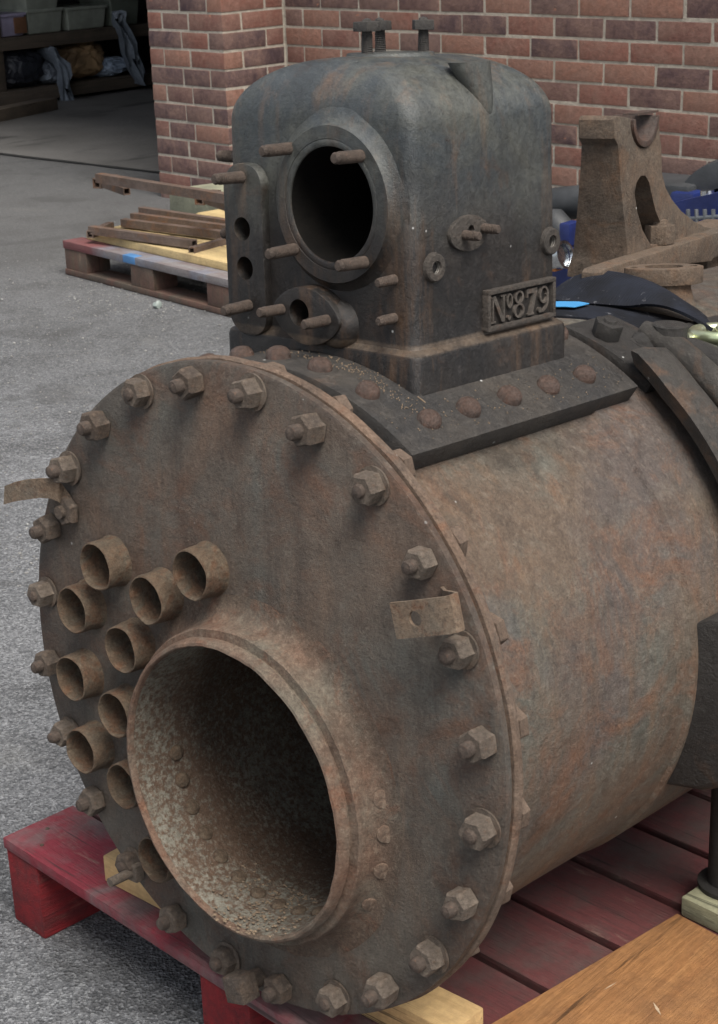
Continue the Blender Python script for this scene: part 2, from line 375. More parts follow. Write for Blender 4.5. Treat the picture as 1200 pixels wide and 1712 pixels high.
m_kraft = (lambda s: s.done(s.mix(s.ramp(s.noise(3, 6, .6), .42, .6), (.42, .27, .14), (.15, .095, .05)), .8, s.bump(s.noise(14, 5), .01)))(N('kraft paper'))
m_bagd = plain('black plastic bag', (.012, .013, .018), (.03, .033, .042), rough=.35, scale=6, bump=.01)
m_bagb = plain('blue grey plastic', (.2, .23, .27), (.1, .115, .14), rough=.35, scale=7, bump=.012)
m_bagw = plain('pale blue plastic', (.42, .5, .62), (.25, .31, .4), rough=.4, scale=7, bump=.01)
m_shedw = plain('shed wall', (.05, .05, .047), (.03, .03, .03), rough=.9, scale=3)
m_conc = plain('mossy concrete', (.26, .26, .18), (.17, .17, .12), rough=.9, scale=8, bump=.006)
m_stone = plain('chippings', (.3, .3, .29), (.18, .17, .16), rough=.9, scale=40, bump=.003)
m_dust = plain('dust and grit', (.2, .145, .095), (.13, .095, .065), rough=.95, scale=60)

# ------------------------------------------------------------------ setting
bm = bmesh.new(); bmesh.ops.create_grid(bm, x_segments=1, y_segments=1, size=150)
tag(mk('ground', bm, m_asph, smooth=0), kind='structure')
KW = 1.2; WROT = R_(-5.28337)
wq = (5.36, -4.73, .37)
import_w = None
WM = Matrix.Rotation(WROT, 4, 'Z')
WO = Vector((CW.x, CW.y, 0)) + (WM @ Vector((-5.3596 * KW, 4.7338 * KW, 0)))   # inner corner reference of the wall
WZ = .945 + 0.0
def wpt(X, Y, Z): v = WM @ Vector((X * KW, Y * KW, 0)); return Vector((WO.x + v.x, WO.y + v.y, WZ + Z * KW))
WMX = Matrix.Translation((WO.x, WO.y, WZ)) @ WM @ Matrix.Diagonal((KW, KW, KW, 1))
sb = .225; cb = .075; jt = .010; D = .3375; PX1 = -.1125; PX0 = PX1 - .511
rw = random.Random(3)
bmb = bmesh.new()
def brick(x0, x1, y0, y1, j):
    t = bmesh.new(); bmesh.ops.create_cube(t, size=1)
    dx = rw.uniform(-.0012, .0012); dy = rw.uniform(-.0016, .0016); dz = rw.uniform(-.001, .001)
    for v in t.verts:
        v.co = Vector(((x0 + x1) / 2 + v.co.x * (x1 - x0 - jt) + dx, (y0 + y1) / 2 + v.co.y * (y1 - y0 - jt) + dy, (j + .5) * cb + v.co.z * (cb - jt) + dz))
        v.co += Vector([rw.uniform(-.0012, .0012) for _ in range(3)])
    bevel(t, t.edges[:], .003, 2); merge(bmb, t)
J0, J1 = -11, 24
for j in range(J0, J1):
    x = PX1 if j % 2 else PX1      # start at the inner corner
    first = sb / 2 if j % 2 else sb
    # joints of odd rows fall on whole stretchers, even rows on half stretchers
    xs = [PX1] + [i * sb for i in range(0, 24)] if j % 2 else [PX1] + [(i + .5) * sb for i in range(0, 24)]
    for a, b in zip(xs, xs[1:]): brick(a, b, -jt / 2, .1, j)
    if j % 2:
        ws = (.102, .18, .229)
    else: ws = (.229, .18, .102)
    x = PX0
    for k, ww in enumerate(ws):
        dep = (.106 if j % 2 else .2355) if k == 2 else ((.2355 if j % 2 else .106) if k == 0 else .106)
        brick(x, x + ww, -D, -D + dep, j); x += ww
    if j % 2: brick(PX1 - .106, PX1, -D + .106, -.003, j); brick(PX0, PX0 + .106, -D + .2355, 0, j)
    else: brick(PX1 - .106, PX1, -D + .2355, -.003, j); brick(PX0, PX0 + .106, -D + .106, 0, j)
bw = empty('brick_building', (WO.x, WO.y, 0), WROT)
tag(bw, 'red and purple brick wall with a projecting brick pier at its left end', 'building')
o = mk('brickwork', bmb, m_brick, smooth=30); o.data.transform(Matrix.Diagonal((KW, KW, KW, 1))); o.parent = bw; o.location = (0, 0, WZ)
bm = bmesh.new()
g = .0045
box(bm, (PX1 - .01, g - .0020, J0 * cb), (24 * sb, .2, J1 * cb)); box(bm, (PX0 + g + .003, -D + g + .003, J0 * cb), (PX1 - g - .003, .21, J1 * cb))
o = mk('mortar', bm, m_mortar, smooth=0); o.data.transform(Matrix.Diagonal((KW, KW, KW, 1))); o.parent = bw; o.location = (0, 0, WZ)
bm = bmesh.new()                                              # the shed's shell beyond the pier
box(bm, (PX0 + .08, .25, -WZ / KW), (PX0 + .2, 8, 3.2)); box(bm, (-5.4, 8, -WZ / KW), (6, 8.1, 3.2)); box(bm, (-5.3, -.9, -WZ / KW), (-5.2, 8, 3.2))
box(bm, (-5.3, -.25, 3.2), (6, 8, 3.3)); box(bm, (-5.2, -.25, 1.9), (PX0, -.15, 3.2)); box(bm, (PX0, -.25, J1 * cb + .002), (24 * sb, .2, 3.2))
o = mk('shed_wall', bm, m_shedw, smooth=0); o.data.transform(Matrix.Diagonal((KW, KW, KW, 1))); o.parent = bw; o.location = (0, 0, WZ)
bm = bmesh.new()
a = uw(-60, 251, (0, 0, 1), (0, 0, 0)); b = uw(262, 289, (0, 0, 1), (0, 0, 0)); d_ = (b - a).normalized()
a = a - d_ * 6; b2_ = b + d_ * 5; nrm = Vector((-d_.y, d_.x, 0))
vs_ = [bm.verts.new((*p.xy, .004)) for p in (a, b2_, b2_ + nrm * 12, a + nrm * 12)]; bm.faces.new(vs_)
tag(mk('shed_floor', bm, m_floor, smooth=0), kind='structure')
bm = bmesh.new()
pts = [a.lerp(b2_, i / 60) for i in range(61)]
grid(bm, [[(p.x + nrm.x * q * .02 + rw.uniform(-.008, .008), p.y + nrm.y * q * .02 + rw.uniform(-.008, .008), .008 - .002 * abs(q)) for p in pts] for q in (-1, 0, 1)])
tag(mk('threshold_crack', bm, plain('tar', (.02, .02, .02), rough=.7), smooth=0), kind='structure')

# ------------------------------------------------------------------ boiler
boiler = empty('boiler'); boiler.matrix_world = BM
tag(boiler, 'big rusty boiler with bolted round front plate and cast dome on the red pallet', 'boiler')
FC = (.030, -.098)                          # furnace mouth centre (x, z)
tubes = [(lambda p: (p.x, p.z))(ub(px_, py_, (0, 1, 0), (0, -.031, 0))) for px_, py_ in ((159, 948), (318, 962), (244, 1004), (119, 1021), (201, 1087), (116, 1136), (188, 1197), (134, 1257), (202, 1316), (257, 1438))]
TR = .0315
bm = bmesh.new()
lathe(bm, [(0, 0), (.396, 0), (.400, -.002), (.4005, -.010), (.398, -.0125), (0, -.0125)], 144, Ym(0, 0, 0))
plate = mk('front_plate', bm, m_plate, boiler)
cuts = [lambda b, t=t: lathe(b, [(0, .03), (TR - .003, .03), (TR - .003, -.03), (0, -.03)], 24, Ym(t[0], 0, t[1])) for t in tubes]
cuts.append(lambda b: lathe(b, [(0, .03), (.176, .03), (.176, -.03), (0, -.03)], 64, Ym(FC[0], 0, FC[1])))
cut(plate, cuts)
bm = bmesh.new(); pr = []
b2 = bmesh.new(); n = 180; prof = [(.36, .0125), (.394, .0125), (.395, .0150), (.4005, .0152), (.403, .018), (.4025, .026), (.400, .029), (.36, .029)]
rings = [[b2.verts.new(((r + (.0016 * mnoise.noise(Vector((math.cos(2 * math.pi * i / n) * 9, math.sin(2 * math.pi * i / n) * 9, y * 90))) if r > .37 else 0)) * math.cos(2 * math.pi * i / n), y,
          (r + (.0016 * mnoise.noise(Vector((math.cos(2 * math.pi * i / n) * 9, math.sin(2 * math.pi * i / n) * 9, y * 90))) if r > .37 else 0)) * math.sin(2 * math.pi * i / n))) for i in range(n)] for r, y in prof]
for a_, b_ in zip(rings, rings[1:]):
    for i in range(n): b2.faces.new((a_[i], a_[(i + 1) % n], b_[(i + 1) % n], b_[i]))
merge(bm, b2); mk('flange_ring', bm, m_ring, boiler)
bm = bmesh.new()
lathe(bm, [(.352, -.03), (.36, -.03), (.3605, -.1), (.3595, -.25), (.361, -.38), (.361, -.405), (.3665, -.41), (.3665, -.6), (.3655, -.9), (.3665, -1.2), (.3665, -1.75), (.33, -1.78), (0, -1.78)], 128, Ym(0, 0, 0))
mk('barrel', bm, m_barrel, boiler)
# nuts and their studs round the front plate
def hexpts(r, n=6): return [(r * math.cos(2 * math.pi * i / n), r * math.sin(2 * math.pi * i / n)) for i in range(n)]
def nut_bm(r, h, ch=.002):
    bm = bmesh.new(); b2 = bmesh.new(); nn = 6
    for_h = [(r * .93, 0), (r, ch * .8), (r, h - ch * 1.6), (r * .86, h)]
    rr = [[b2.verts.new((q * math.cos(math.pi * i / 3), q * math.sin(math.pi * i / 3), z)) for i in range(6)] for q, z in for_h]
    for a, b in zip(rr, rr[1:]):
        for i in range(6): b2.faces.new((a[i], a[(i + 1) % 6], b[(i + 1) % 6], b[i]))
    b2.faces.new(rr[0][::-1]); b2.faces.new(rr[-1])
    bevel(b2, [e for e in b2.edges if e.calc_face_angle(0) > .5], .0012, 2)
    bmesh.ops.subdivide_edges(b2, edges=b2.edges[:], cuts=1, use_grid_fill=True); merge(bm, b2); return bm
nuts = []
for v in range(4):
    o = mk('plate_nut', nut_bm(.0172 + .0006 * (v % 2), .0205 + .001 * v), m_nut, None, 35, rough=.0011, seed=v * 5)
    bm = bmesh.new(); h = (.031, .034, .027, .036)[v]
    lathe(bm, [(.0078, .002), (.0080, h - .004), (.0066, h - .001), (.003, h + .0002), (0, h + .0006)], 14)
    st = mk('stud', bm, m_stud, o, rough=.0008, seed=v)
    bm = bmesh.new(); lathe(bm, [(.0095, .0005), (.0205, .0005), (.0208, .003), (.0095, .003)], 20)
    if v in (0, 2): mk('washer', bm, m_nut, o)
    nuts.append(o)
PH, RB = 97.889, .377
rn = random.Random(11)
used = set()
for i in range(24):
    a = R_(PH - 15 * i); v = (i * 7 + 1) % 4
    o = nuts[v] if v not in used else dup(nuts[v], boiler)
    used.add(v); o.parent = boiler
    rb = RB + rn.uniform(-.002, .002)
    o.matrix_local = Ym(rb * math.cos(a), -.0005, rb * math.sin(a)) @ Matrix.Rotation(rn.uniform(0, 1.05), 4, 'Z') @ Matrix.Rotation(rn.uniform(-.05, .05), 4, 'X') @ Matrix.Diagonal((*[rn.uniform(.97, 1.09)] * 2, rn.uniform(.9, 1.18), 1))
# extra bolts seen low on the left
bm = bmesh.new(); tube(bm, [(0, 0, 0), (0, 0, .05)], .0062, 10); box(bm, (-.012, -.012, .002), (.012, .012, .016), .002)
o = mk('long_bolt', bm, m_nut, boiler, rough=.001); P = ub(233, 1452, (0, 1, 0), (0, -.002, 0)); o.matrix_local = Ym(*P)
bm = bmesh.new(); box(bm, (-.0165, -.0165, .018), (.0165, .0165, .046), .002); tube(bm, [(0, 0, 0), (0, 0, .02)], .012, 12)
o = mk('square_bolt', bm, m_nut, boiler, rough=.001); P = ub(434, 1632, (0, 1, 0), (0, 0, 0)); o.matrix_local = Ym(*P) @ Matrix.Rotation(.3, 4, 'Z')
# bolt heads behind the flange
bm = bmesh.new(); prism(bm, hexpts(.0195), -.044, -.0295, bv=.002)
bh = mk('bolt_head', bm, m_ring, None, rough=.001)
for i in range(24):
    a = R_(PH - 15 * i + 1); o = bh if i == 0 else dup(bh, boiler)
    o.parent = boiler; o.matrix_local = Ym(.384 * math.cos(a), 0, .384 * math.sin(a)) @ Matrix.Rotation(rn.uniform(0, 1), 4, 'Z')
# fire tubes
bm = bmesh.new(); T = TR
lathe(bm, [(T + .0025, .000), (T + .0012, .002), (T + .0004, .006), (T + .0002, .014), (T - .0002, .026), (T - .0006, .0305), (T - .0022, .0312), (T - .0032, .029), (T - .0036, .0), (T - .0045, -.28), (0, -.28)], 40)
ft = mk('fire_tube', bm, m_tube, None, 60, rough=.0014)
rt = random.Random(5)
for i, (x, z) in enumerate(tubes):
    o = ft if i == 0 else dup(ft, boiler)
    o.parent = boiler; o.matrix_local = Ym(x, 0, z) @ Matrix.Rotation(rt.uniform(0, 6), 4, 'Z') @ Matrix.Diagonal((1.0, 1.0, 1 + rt.uniform(-.06, .05), 1))
# flue mouth
bm = bmesh.new()
lathe(bm, [(.226, .0001), (.219, .0010), (.213, .0026), (.208, .005), (.2035, .0082), (.2000, .0125), (.1970, .018), (.1958, .025), (.1955, .0350), (.1940, .0372), (.1865, .0376), (.1828, .0385), (.1828, .043), (.1868, .0445),
           (.1855, .053), (.183, .0570), (.1800, .0580), (.1782, .0562), (.1772, .050)], 128, Ym(FC[0], 0, FC[1]))
fl = mk('flue_mouth', bm, m_flue, boiler, 28, rough=.0011)
bm = bmesh.new()
lathe(bm, [(.1772, .050), (.176, .02), (.1745, -.01), (.1735, -.06), (.1755, -.062), (.1745, -.5), (.1745, -.62), (0, -.63)], 96, Ym(FC[0], 0, FC[1]))
fi = mk('flue_lining', bm, m_inner, fl, 60)
bm = bmesh.new(); lathe(bm, [(.0105, 0), (.0095, .003), (.006, .0055), (0, .0065)], 16)
rv = mk('lining_rivet', bm, m_tube, None)
for k, ang in enumerate(range(188, 345, 12)):
    a = R_(ang); o = rv if k == 0 else dup(rv)
    o.parent = fl; P = Vector((FC[0] + .1742 * math.cos(a), .012, FC[1] + .1742 * math.sin(a)))
    o.matrix_local = frame(P, (-math.cos(a), 0, -math.sin(a)))
bm = bmesh.new(); lathe(bm, [(.0115, -.001), (.0105, .0008), (.007, .0013), (0, .0014)], 18)
rf = mk('flush_rivet', bm, m_flue, None)
for k, (px, py) in enumerate(((624, 1335), (634, 1392), (630, 1452), (610, 1505))):
    P = ub(px, py, (0, 1, 0), (0, -.008, 0)); o = rf if k == 0 else dup(rf)
    o.parent = boiler; d = Vector((P.x - FC[0], -.9 * math.hypot(P.x - FC[0], P.z - FC[1]), P.z - FC[1])).normalized()
    u = Vector((P.x - FC[0], 0, P.z - FC[1])).normalized()
    o.matrix_local = frame(Vector((FC[0] + u.x * .2065, -.0061, FC[1] + u.z * .2065)), d)
bm = bmesh.new()                             # grit lying in the bottom of the flue
for k in range(300):
    a = R_(rt.gauss(272, 12)); yy = rt.uniform(-.065, .05); r = .1745 - .0012
    bmesh.ops.create_icosphere(bm, subdivisions=1, radius=rt.uniform(.0006, .0022), matrix=Matrix.Translation((FC[0] + r * math.cos(a), yy, FC[1] + r * math.sin(a))) @ Matrix.Diagonal((1.3, 1, .6, 1)))
g_ = mk('flue_grit', bm, m_dust, fl, rough=.001); tag(g_, kind='stuff')
# strap brackets on the plate
bm = bmesh.new()
def strip(pts, wv, th=.003):
    rows = [[Vector(p) - Vector(wv) / 2 for p in pts], [Vector(p) + Vector(wv) / 2 for p in pts]]
    return rows
c0 = [(.296, -.052, .1795), (.318, -.051, .186), (.345, -.050, .1945), (.364, -.049, .2005), (.3715, -.046, .203), (.374, -.040, .204), (.372, -.034, .2035), (.362, -.029, .201), (.345, -.020, .196), (.33, -.006, .192), (.325, -.001, .19)]
grid(bm, strip(c0, (.009, 0, -.037)), .0035)
cl = mk('clip_bracket', bm, m_clip, boiler, 50)
cut(cl, [lambda b: lathe(b, [(0, .03), (.0082, .03), (.0082, -.014), (0, -.014)], 20, Ym(.325, -.05, .1885))])
bm = bmesh.new()
c1 = [(-.300, -.003, .168), (-.306, -.004, .180)] + [tuple(ub(px_, py_, (0, 1, 0), (0, yy, 0))) for px_, py_, yy in ((104, 828, -.010), (97, 820, -.018), (86, 816, -.024), (70, 815, -.028), (45, 818, -.031), (25, 822, -.034), (9, 827, -.038))]
grid(bm, strip(c1, (.006, 0, .027)), .003)
bm2 = bmesh.new(); mk('clip_bracket', bm, m_clip, boiler, 50, rough=.001)
bm = bmesh.new(); merge(bm, nut_bm(.021, .012)); tube(bm, [(0, 0, 0), (0, 0, .018)], .008, 10)
o = mk('clip_nut', bm, m_nut, boiler, rough=.0012); P = ub(116, 852, (0, 1, 0), (0, -.004, 0)); o.matrix_local = Ym(*P) @ Matrix.Rotation(.4, 4, 'Z')

# saddle plate with dome-headed rivets
bm = bmesh.new(); sector(bm, .3615, .391, .060, .482, -35.4, 35.4, 36, .0025)
sa = mk('saddle_plate', bm, m_black, boiler, 35)
bm = bmesh.new(); lathe(bm, [(.0146, -.002), (.0144, .003), (.0130, .0078), (.0097, .0114), (.005, .0133), (0, .0138)], 24)
rv = mk('rivet', bm, m_rivet, None, 60, rough=.0003)
spots = [(a, .091) for a in (-1.2, 8.7, 19.8, -10.5, -20)] + [(29.8, y) for y in (.123, .19, .264, .338, .41)] + [(-29.8, y) for y in (.123, .19, .264, .338, .41)] + [(a, .462) for a in (17, 6, -6, -17)]
for k, (a, y) in enumerate(spots):
    a = R_(a); o = rv if k == 0 else dup(rv)
    o.parent = boiler; u = Vector((math.sin(a), 0, math.cos(a))); o.matrix_local = frame(Vector((0, y, 0)) + u * .391, u) @ Matrix.Rotation(rt.uniform(0, 6), 4, 'Z') @ Matrix.Diagonal((rt.uniform(.93, 1.05), rt.uniform(.95, 1.08), rt.uniform(.85, 1.05), 1))
bm = bmesh.new()                             # grit on the saddle
for k in range(420):
    a = R_(rt.gauss(13, 11)); yy = abs(rt.gauss(0, .02)) + .108
    if rt.random() < .35: a = R_(rt.uniform(24, 34)); yy = rt.uniform(.07, .47)
    if not -34 < math.degrees(a) < 35: continue
    bmesh.ops.create_icosphere(bm, subdivisions=1, radius=rt.uniform(.0004, .0011), matrix=Matrix.Translation((.3915 * math.sin(a), min(yy, .145) if abs(math.sin(a) * .39) < .17 else yy, .3915 * math.cos(a))))
tag(mk('grit', bm, m_dust, sa), kind='stuff')

# ---- cylinder block (dome)
XL, XR, YF, YB = -.1525, .1475, .1525, .4190
def rrect(x0, x1, y0, y1, r, z, n=7, tilt=0):
    out = []
    for cx, cy, a0 in ((x1 - r, y0 + r, -90), (x1 - r, y1 - r, 0), (x0 + r, y1 - r, 90), (x0 + r, y0 + r, 180)):
        for i in range(n): a = R_(a0 + 90 * i / (n - 1)); out.append((cx + r * math.cos(a), cy + r * math.sin(a), z))
    # subdivide the straight runs so that the shading stays even
    res = []
    for i, p in enumerate(out):
        res.append(p); q = out[(i + 1) % len(out)]; 
        if i % n == n - 1:
            for k in range(1, 10): t = k / 10; res.append(tuple(p[j] + (q[j] - p[j]) * t for j in range(3)))
    return res
def loft(bm, loops, cap0=True, cap1=True):
    b2 = bmesh.new(); V = [[b2.verts.new(p) for p in l] for l in loops]; n = len(V[0])
    for a, b in zip(V, V[1:]):
        for i in range(n): b2.faces.new((a[i], a[(i + 1) % n], b[(i + 1) % n], b[i]))
    if cap0: b2.faces.new(V[0][::-1])
    if cap1: b2.faces.new(V[-1])
    return merge(bm, b2)
loops = []
# skirt
for z, ins, r in ((.30, 0, .012), (.395, 0, .012), (.401, .0015, .012), (.4035, .005, .012)):
    loops.append(rrect(-.1575 + ins, .1590 - ins, .1430 + ins, .4260 - ins, r, z))
RX, RY, RZ, Z0 = .117, .064, .0705, .6515
zs = [(.4065, -.001), (.411, 0.0), (.45, 0), (.50, .0003), (.558, .0006), (.5605, .0012), (.60, .0015), (.6515, .002)]
for z, i_ in zs: loops.append(rrect(XL + i_, XR - i_, YF + i_, YB - i_, .017, z))
for k in range(1, 19):
    t = R_(86 * k / 18); ix = .002 + RX * (1 - math.cos(t)); iy = .002 + RY * (1 - math.cos(t)); z = Z0 + RZ * math.sin(t)
    loops.append(rrect(XL + ix, XR - ix, YF + iy, YB - iy, min(.017 + ix * .12, .03), z))
ix += .012; iy += .03; loops.append(rrect(XL + ix, XR - ix, YF + iy, YB - iy, .015, Z0 + RZ + .0006))
bm = bmesh.new(); loft(bm, loops)
HC = (.0335, .5635)                          # cylinder bore centre
blk = mk('cylinder_block', bm, m_block, boiler, 40)
cut(blk, [lambda b: lathe(b, [(0, .1), (.0655, .1), (.0655, -.10), (0, -.10)], 64, Ym(HC[0], YF, HC[1])),
          lambda b: box(b, (-.12, .185, .46), (.12, .40, .655)),
          lambda b: lathe(b, [(0, .1), (.0145, .1), (.0145, -.06), (0, -.06)], 24, Ym(-.116, YF, .526)),
          lambda b: lathe(b, [(0, .1), (.0145, .1), (.0145, -.06), (0, -.06)], 24, Ym(-.114, YF, .479)),
          lambda b: lathe(b, [(0, .1), (.0165, .1), (.0165, -.06), (0, -.06)], 24, Ym(-.012, YF, .437)),
          lambda b: lathe(b, [(0, .05), (.010, .05), (.010, -.05), (0, -.05)], 20, frame((-.005, .29, .72), (0, 0, 1)))])
for p in blk.data.polygons: p.use_smooth = True
blk.data.set_sharp_from_angle(angle=R_(30))
bm = bmesh.new()
lathe(bm, [(.108, -.004), (.098, .0005), (.0915, .005), (.0895, .0085), (.0885, .0105), (.074, .0108), (.0735, .0102), (.0725, .0108), (.0672, .0108), (.0655, .0098), (.0653, .008)], 96, Ym(HC[0], YF, HC[1]))
mk('bore_flange', bm, m_block, blk, 40)
bm = bmesh.new(); lathe(bm, [(.0653, .008), (.0651, -.03), (.0651, -.19), (0, -.192)], 64, Ym(HC[0], YF, HC[1])); mk('bore_liner', bm, m_boreshade, blk, 40)  # lining added to paint the inside of the bore dark
bm = bmesh.new(); q_ = ub(503, 335, (0, 1, 0), (0, .235, 0)); box(bm, (q_.x - .004, .230, q_.z - .03), (q_.x + .002, .24, q_.z + .03), .001); mk('port_edge', bm, m_boss, blk)
# left flange
def stad(x0, x1, z0, z1, r, n=8):
    out = []
    for cx, cz, a0 in ((x1 - r, z0 + r, -90), (x1 - r, z1 - r, 0), (x0 + r, z1 - r, 90), (x0 + r, z0 + r, 180)):
        for i in range(n): a = R_(a0 + 90 * i / (n - 1)); out.append((cx + r * math.cos(a), cz + r * math.sin(a)))
    return out
bm = bmesh.new(); pts = [(x + (.003 * math.cos((z - .5) * 60) if x > -.11 else 0), z) for x, z in stad(-.146, -.079, .398, .604, .031, 12)]
prism(bm, pts, -YF - .004, .0115 - YF, frame((0, 0, 0), (0, -1, 0), (1, 0, 0)), bv=.002)
sf = mk('side_flange', bm, m_block, blk, 35)
cut(sf, [lambda b, z=z, x=x: lathe(b, [(0, .1), (.0142, .1), (.0142, -.06), (0, -.06)], 24, Ym(x, YF, z)) for x, z in ((-.1155, .5265), (-.1135, .4795))])
# small oval flange
c_, s_ = math.cos(R_(-4)), math.sin(R_(-4)); pts = []
for k in range(40):
    t = 2 * math.pi * k / 40; x = .0555 * math.copysign(abs(math.cos(t)) ** 1.15, math.cos(t)); z = .0345 * math.copysign(abs(math.sin(t)) ** 1.25, math.sin(t))
    if abs(x) > .04: z = math.copysign(max(abs(z), 0), z)
    pts.append((-.002 + x * c_ - z * s_, .434 + x * s_ + z * c_))
bm = bmesh.new(); prism(bm, pts, -YF - .004, .022 - YF, frame((0, 0, 0), (0, -1, 0), (1, 0, 0)), bv=.0022)
of = mk('oval_flange', bm, m_block, blk, 35)
cut(of, [lambda b: lathe(b, [(0, .1), (.0162, .1), (.0162, -.06), (0, -.06)], 24, Ym(-.012, YF, .437))])
bm = bmesh.new(); lathe(bm, [(.03, 0), (.026, .012), (.02, .018), (0, .02)], 20, Ym(.034, YF, .425)); mk('flange_boss', bm, m_block, blk, 60)
# studs
def stud_bm(L, r=.0072, bright=False):
    bm = bmesh.new(); pr = [(r * 1.0, -.004)]; z = 0
    pr.append((r, L * .12))
    n = int(L * .62 / .003); z0 = L * .3
    for k in range(n): pr += [(r, z0 + k * .003), (r * .80, z0 + k * .003 + .0015)]
    pr += [(r * .93, L - .003), (r * .7, L - .0005), (0, L)]
    pr.sort(key=lambda p: p[1]); lathe(bm, pr, 16); return bm
s1 = mk('stud', stud_bm(.043), m_stud, None, 50); s2 = mk('stud', stud_bm(.038, .0066), m_stud, None, 50); s3 = mk('stud', stud_bm(.028, .006), m_stud, None, 50)
lst = [(s1, -.031, .624, .011), (s1, .083, .620, .011), (s1, -.027, .509, .011), (s1, .085, .503, .011), (s1, -.112, .588, .012), (s1, -.109, .435, .012),
       (s2, -.041, .4385, .022), (s2, .034, .4335, .022), (s3, .120, .485, 0), (s3, .119, .4415, 0)]
fst = set()
for o0, x, z, dy in lst:
    o = o0 if o0.name not in fst else dup(o0); fst.add(o0.name)
    o.parent = blk; o.matrix_local = Ym(x, YF - dy, z) @ Matrix.Rotation(rt.uniform(-.03, .03), 4, 'X') @ Matrix.Rotation(rt.uniform(-.03, .03), 4, 'Y')
for (y, z) in ((.178, .607), (.178, .512)):
    o = dup(s1); o.parent = blk; o.matrix_local = frame((XL + .003, y, z), (-1, 0, 0))
# bosses with threaded holes on the right face
for (y, z, r) in ((.187, .4965, .0165), (.4005, .5015, .0165)):
    bm = bmesh.new(); lathe(bm, [(r + .003, -.003), (r, .002), (r - .0005, .0055), (r - .002, .0068), (.0078, .0068), (.0070, .0055), (.0070, -.010), (0, -.010)], 32, Xm(XR - .001, y, z))
    b_ = mk('threaded_boss', bm, m_boss, blk, 40)
    bm = bmesh.new(); lathe(bm, [(.0071, .0045), (.0066, .0035), (.0071, .0025), (.0066, .0015), (.0071, .0005), (.0066, -.0005), (.0071, -.0015), (.0066, -.0025), (.0071, -.004)], 24, Xm(XR - .001, y, z)); mk('thread', bm, m_thread, blk, 0)
bm = bmesh.new(); pts = []
for k in range(32):
    t = 2 * math.pi * k / 32; pts.append((.034 * math.copysign(abs(math.cos(t)) ** 1.05, math.cos(t)), .0205 * math.sin(t)))
prism(bm, pts, -.003, .006, Xm(XR - .001, .246, .5285), bv=.0015)
lf = mk('oval_flange', bm, m_boss, blk, 35)
cut(lf, [lambda b: lathe(b, [(0, .02), (.0055, .02), (.0055, -.02), (0, -.02)], 20, Xm(XR, .248, .532))])
for y, z in ((.236, .5275), (.270, .5315)):
    o = dup(s3); o.parent = blk; o.matrix_local = Xm(XR + .004, y, z) @ Matrix.Diagonal((.95, .95, .85, 1))
# flat-topped lug in the right shoulder
bm = bmesh.new(); b2 = bmesh.new(); rg = []
for k in range(15):
    t = k / 14; z = .715 - .062 * t; x = .119 + (.1405 - .119) * t; r = .020 * (1 - t) ** .5 + .0015; y = .292
    rg.append([b2.verts.new((x + r * math.cos(2 * math.pi * i / 20) * .9, y + r * math.sin(2 * math.pi * i / 20) - (.013 * (1 - t) if math.sin(2 * math.pi * i / 20) < -.3 else 0), z)) for i in range(20)])
for a, b in zip(rg, rg[1:]):
    for i in range(20): b2.faces.new((a[i], a[(i + 1) % 20], b[(i + 1) % 20], b[i]))
b2.faces.new(rg[0]); b2.faces.new(rg[-1][::-1]); merge(bm, b2); mk('shoulder_lug', bm, m_block, blk, 50)
# top flange and set bolts
bm = bmesh.new(); lathe(bm, [(.060, -.006), (.053, -.001), (.0515, .0035), (.050, .0042), (.0125, .0042), (.0105, .003), (.0105, -.03)], 48, frame((-.005, .29, .7215), (0, 0, 1)))
mk('top_flange', bm, m_block, blk, 40)
bm = bmesh.new(); prt = [(.0062, -.004)]
for k in range(10): prt += [(.0068, k * .0022), (.0060, k * .0022 + .0011)]
lathe(bm, prt + [(.0062, .024), (.0062, .026)], 16); box(bm, (-.0115, -.0115, .024), (.0115, .0115, .0355), .0012)
lathe(bm, [(.006, .0355), (.005, .0375), (0, .039)], 14)
tb = mk('set_bolt', bm, m_black, None, 35, rough=.0007)
for k, a in enumerate((270, 150, 30)):
    o = tb if k == 0 else dup(tb); o.parent = blk
    o.matrix_local = Matrix.Translation((-.005 + .040 * math.cos(R_(a)), .29 + .040 * math.sin(R_(a)), .7262)) @ Matrix.Rotation(R_(a * 1.3 + 10), 4, 'Z')
# number plate
NY0, NY1, NZ0, NZ1 = .2735, .4035, .4105, .4590
XP = XR - .0003
npm = Matrix.Translation((0, 0, 0))
bm = bmesh.new(); box(bm, (XP - .003, NY0 + .002, NZ0 + .002), (XP + .0035, NY1 - .002, NZ1 - .002), .0004)
npl = mk('number_plate', bm, m_black2, boiler, 30)
bm = bmesh.new(); t_ = .0055; X0, X1 = XP - .002, XP + .0095
box(bm, (X0, NY0, NZ0), (X1, NY1, NZ0 + t_), .0012); box(bm, (X0, NY0, NZ1 - t_), (X1, NY1, NZ1), .0012)
box(bm, (X0, NY0, NZ0 + t_ - .0004), (X1 - .0003, NY0 + t_, NZ1 - t_ + .0004), .0010); box(bm, (X0, NY1 - t_, NZ0 + t_ - .0004), (X1 - .0003, NY1, NZ1 - t_ + .0004), .0010)
mk('frame', bm, m_boss, npl, 30)
bm = bmesh.new(); LH = .0315; LZ = NZ0 + .0085
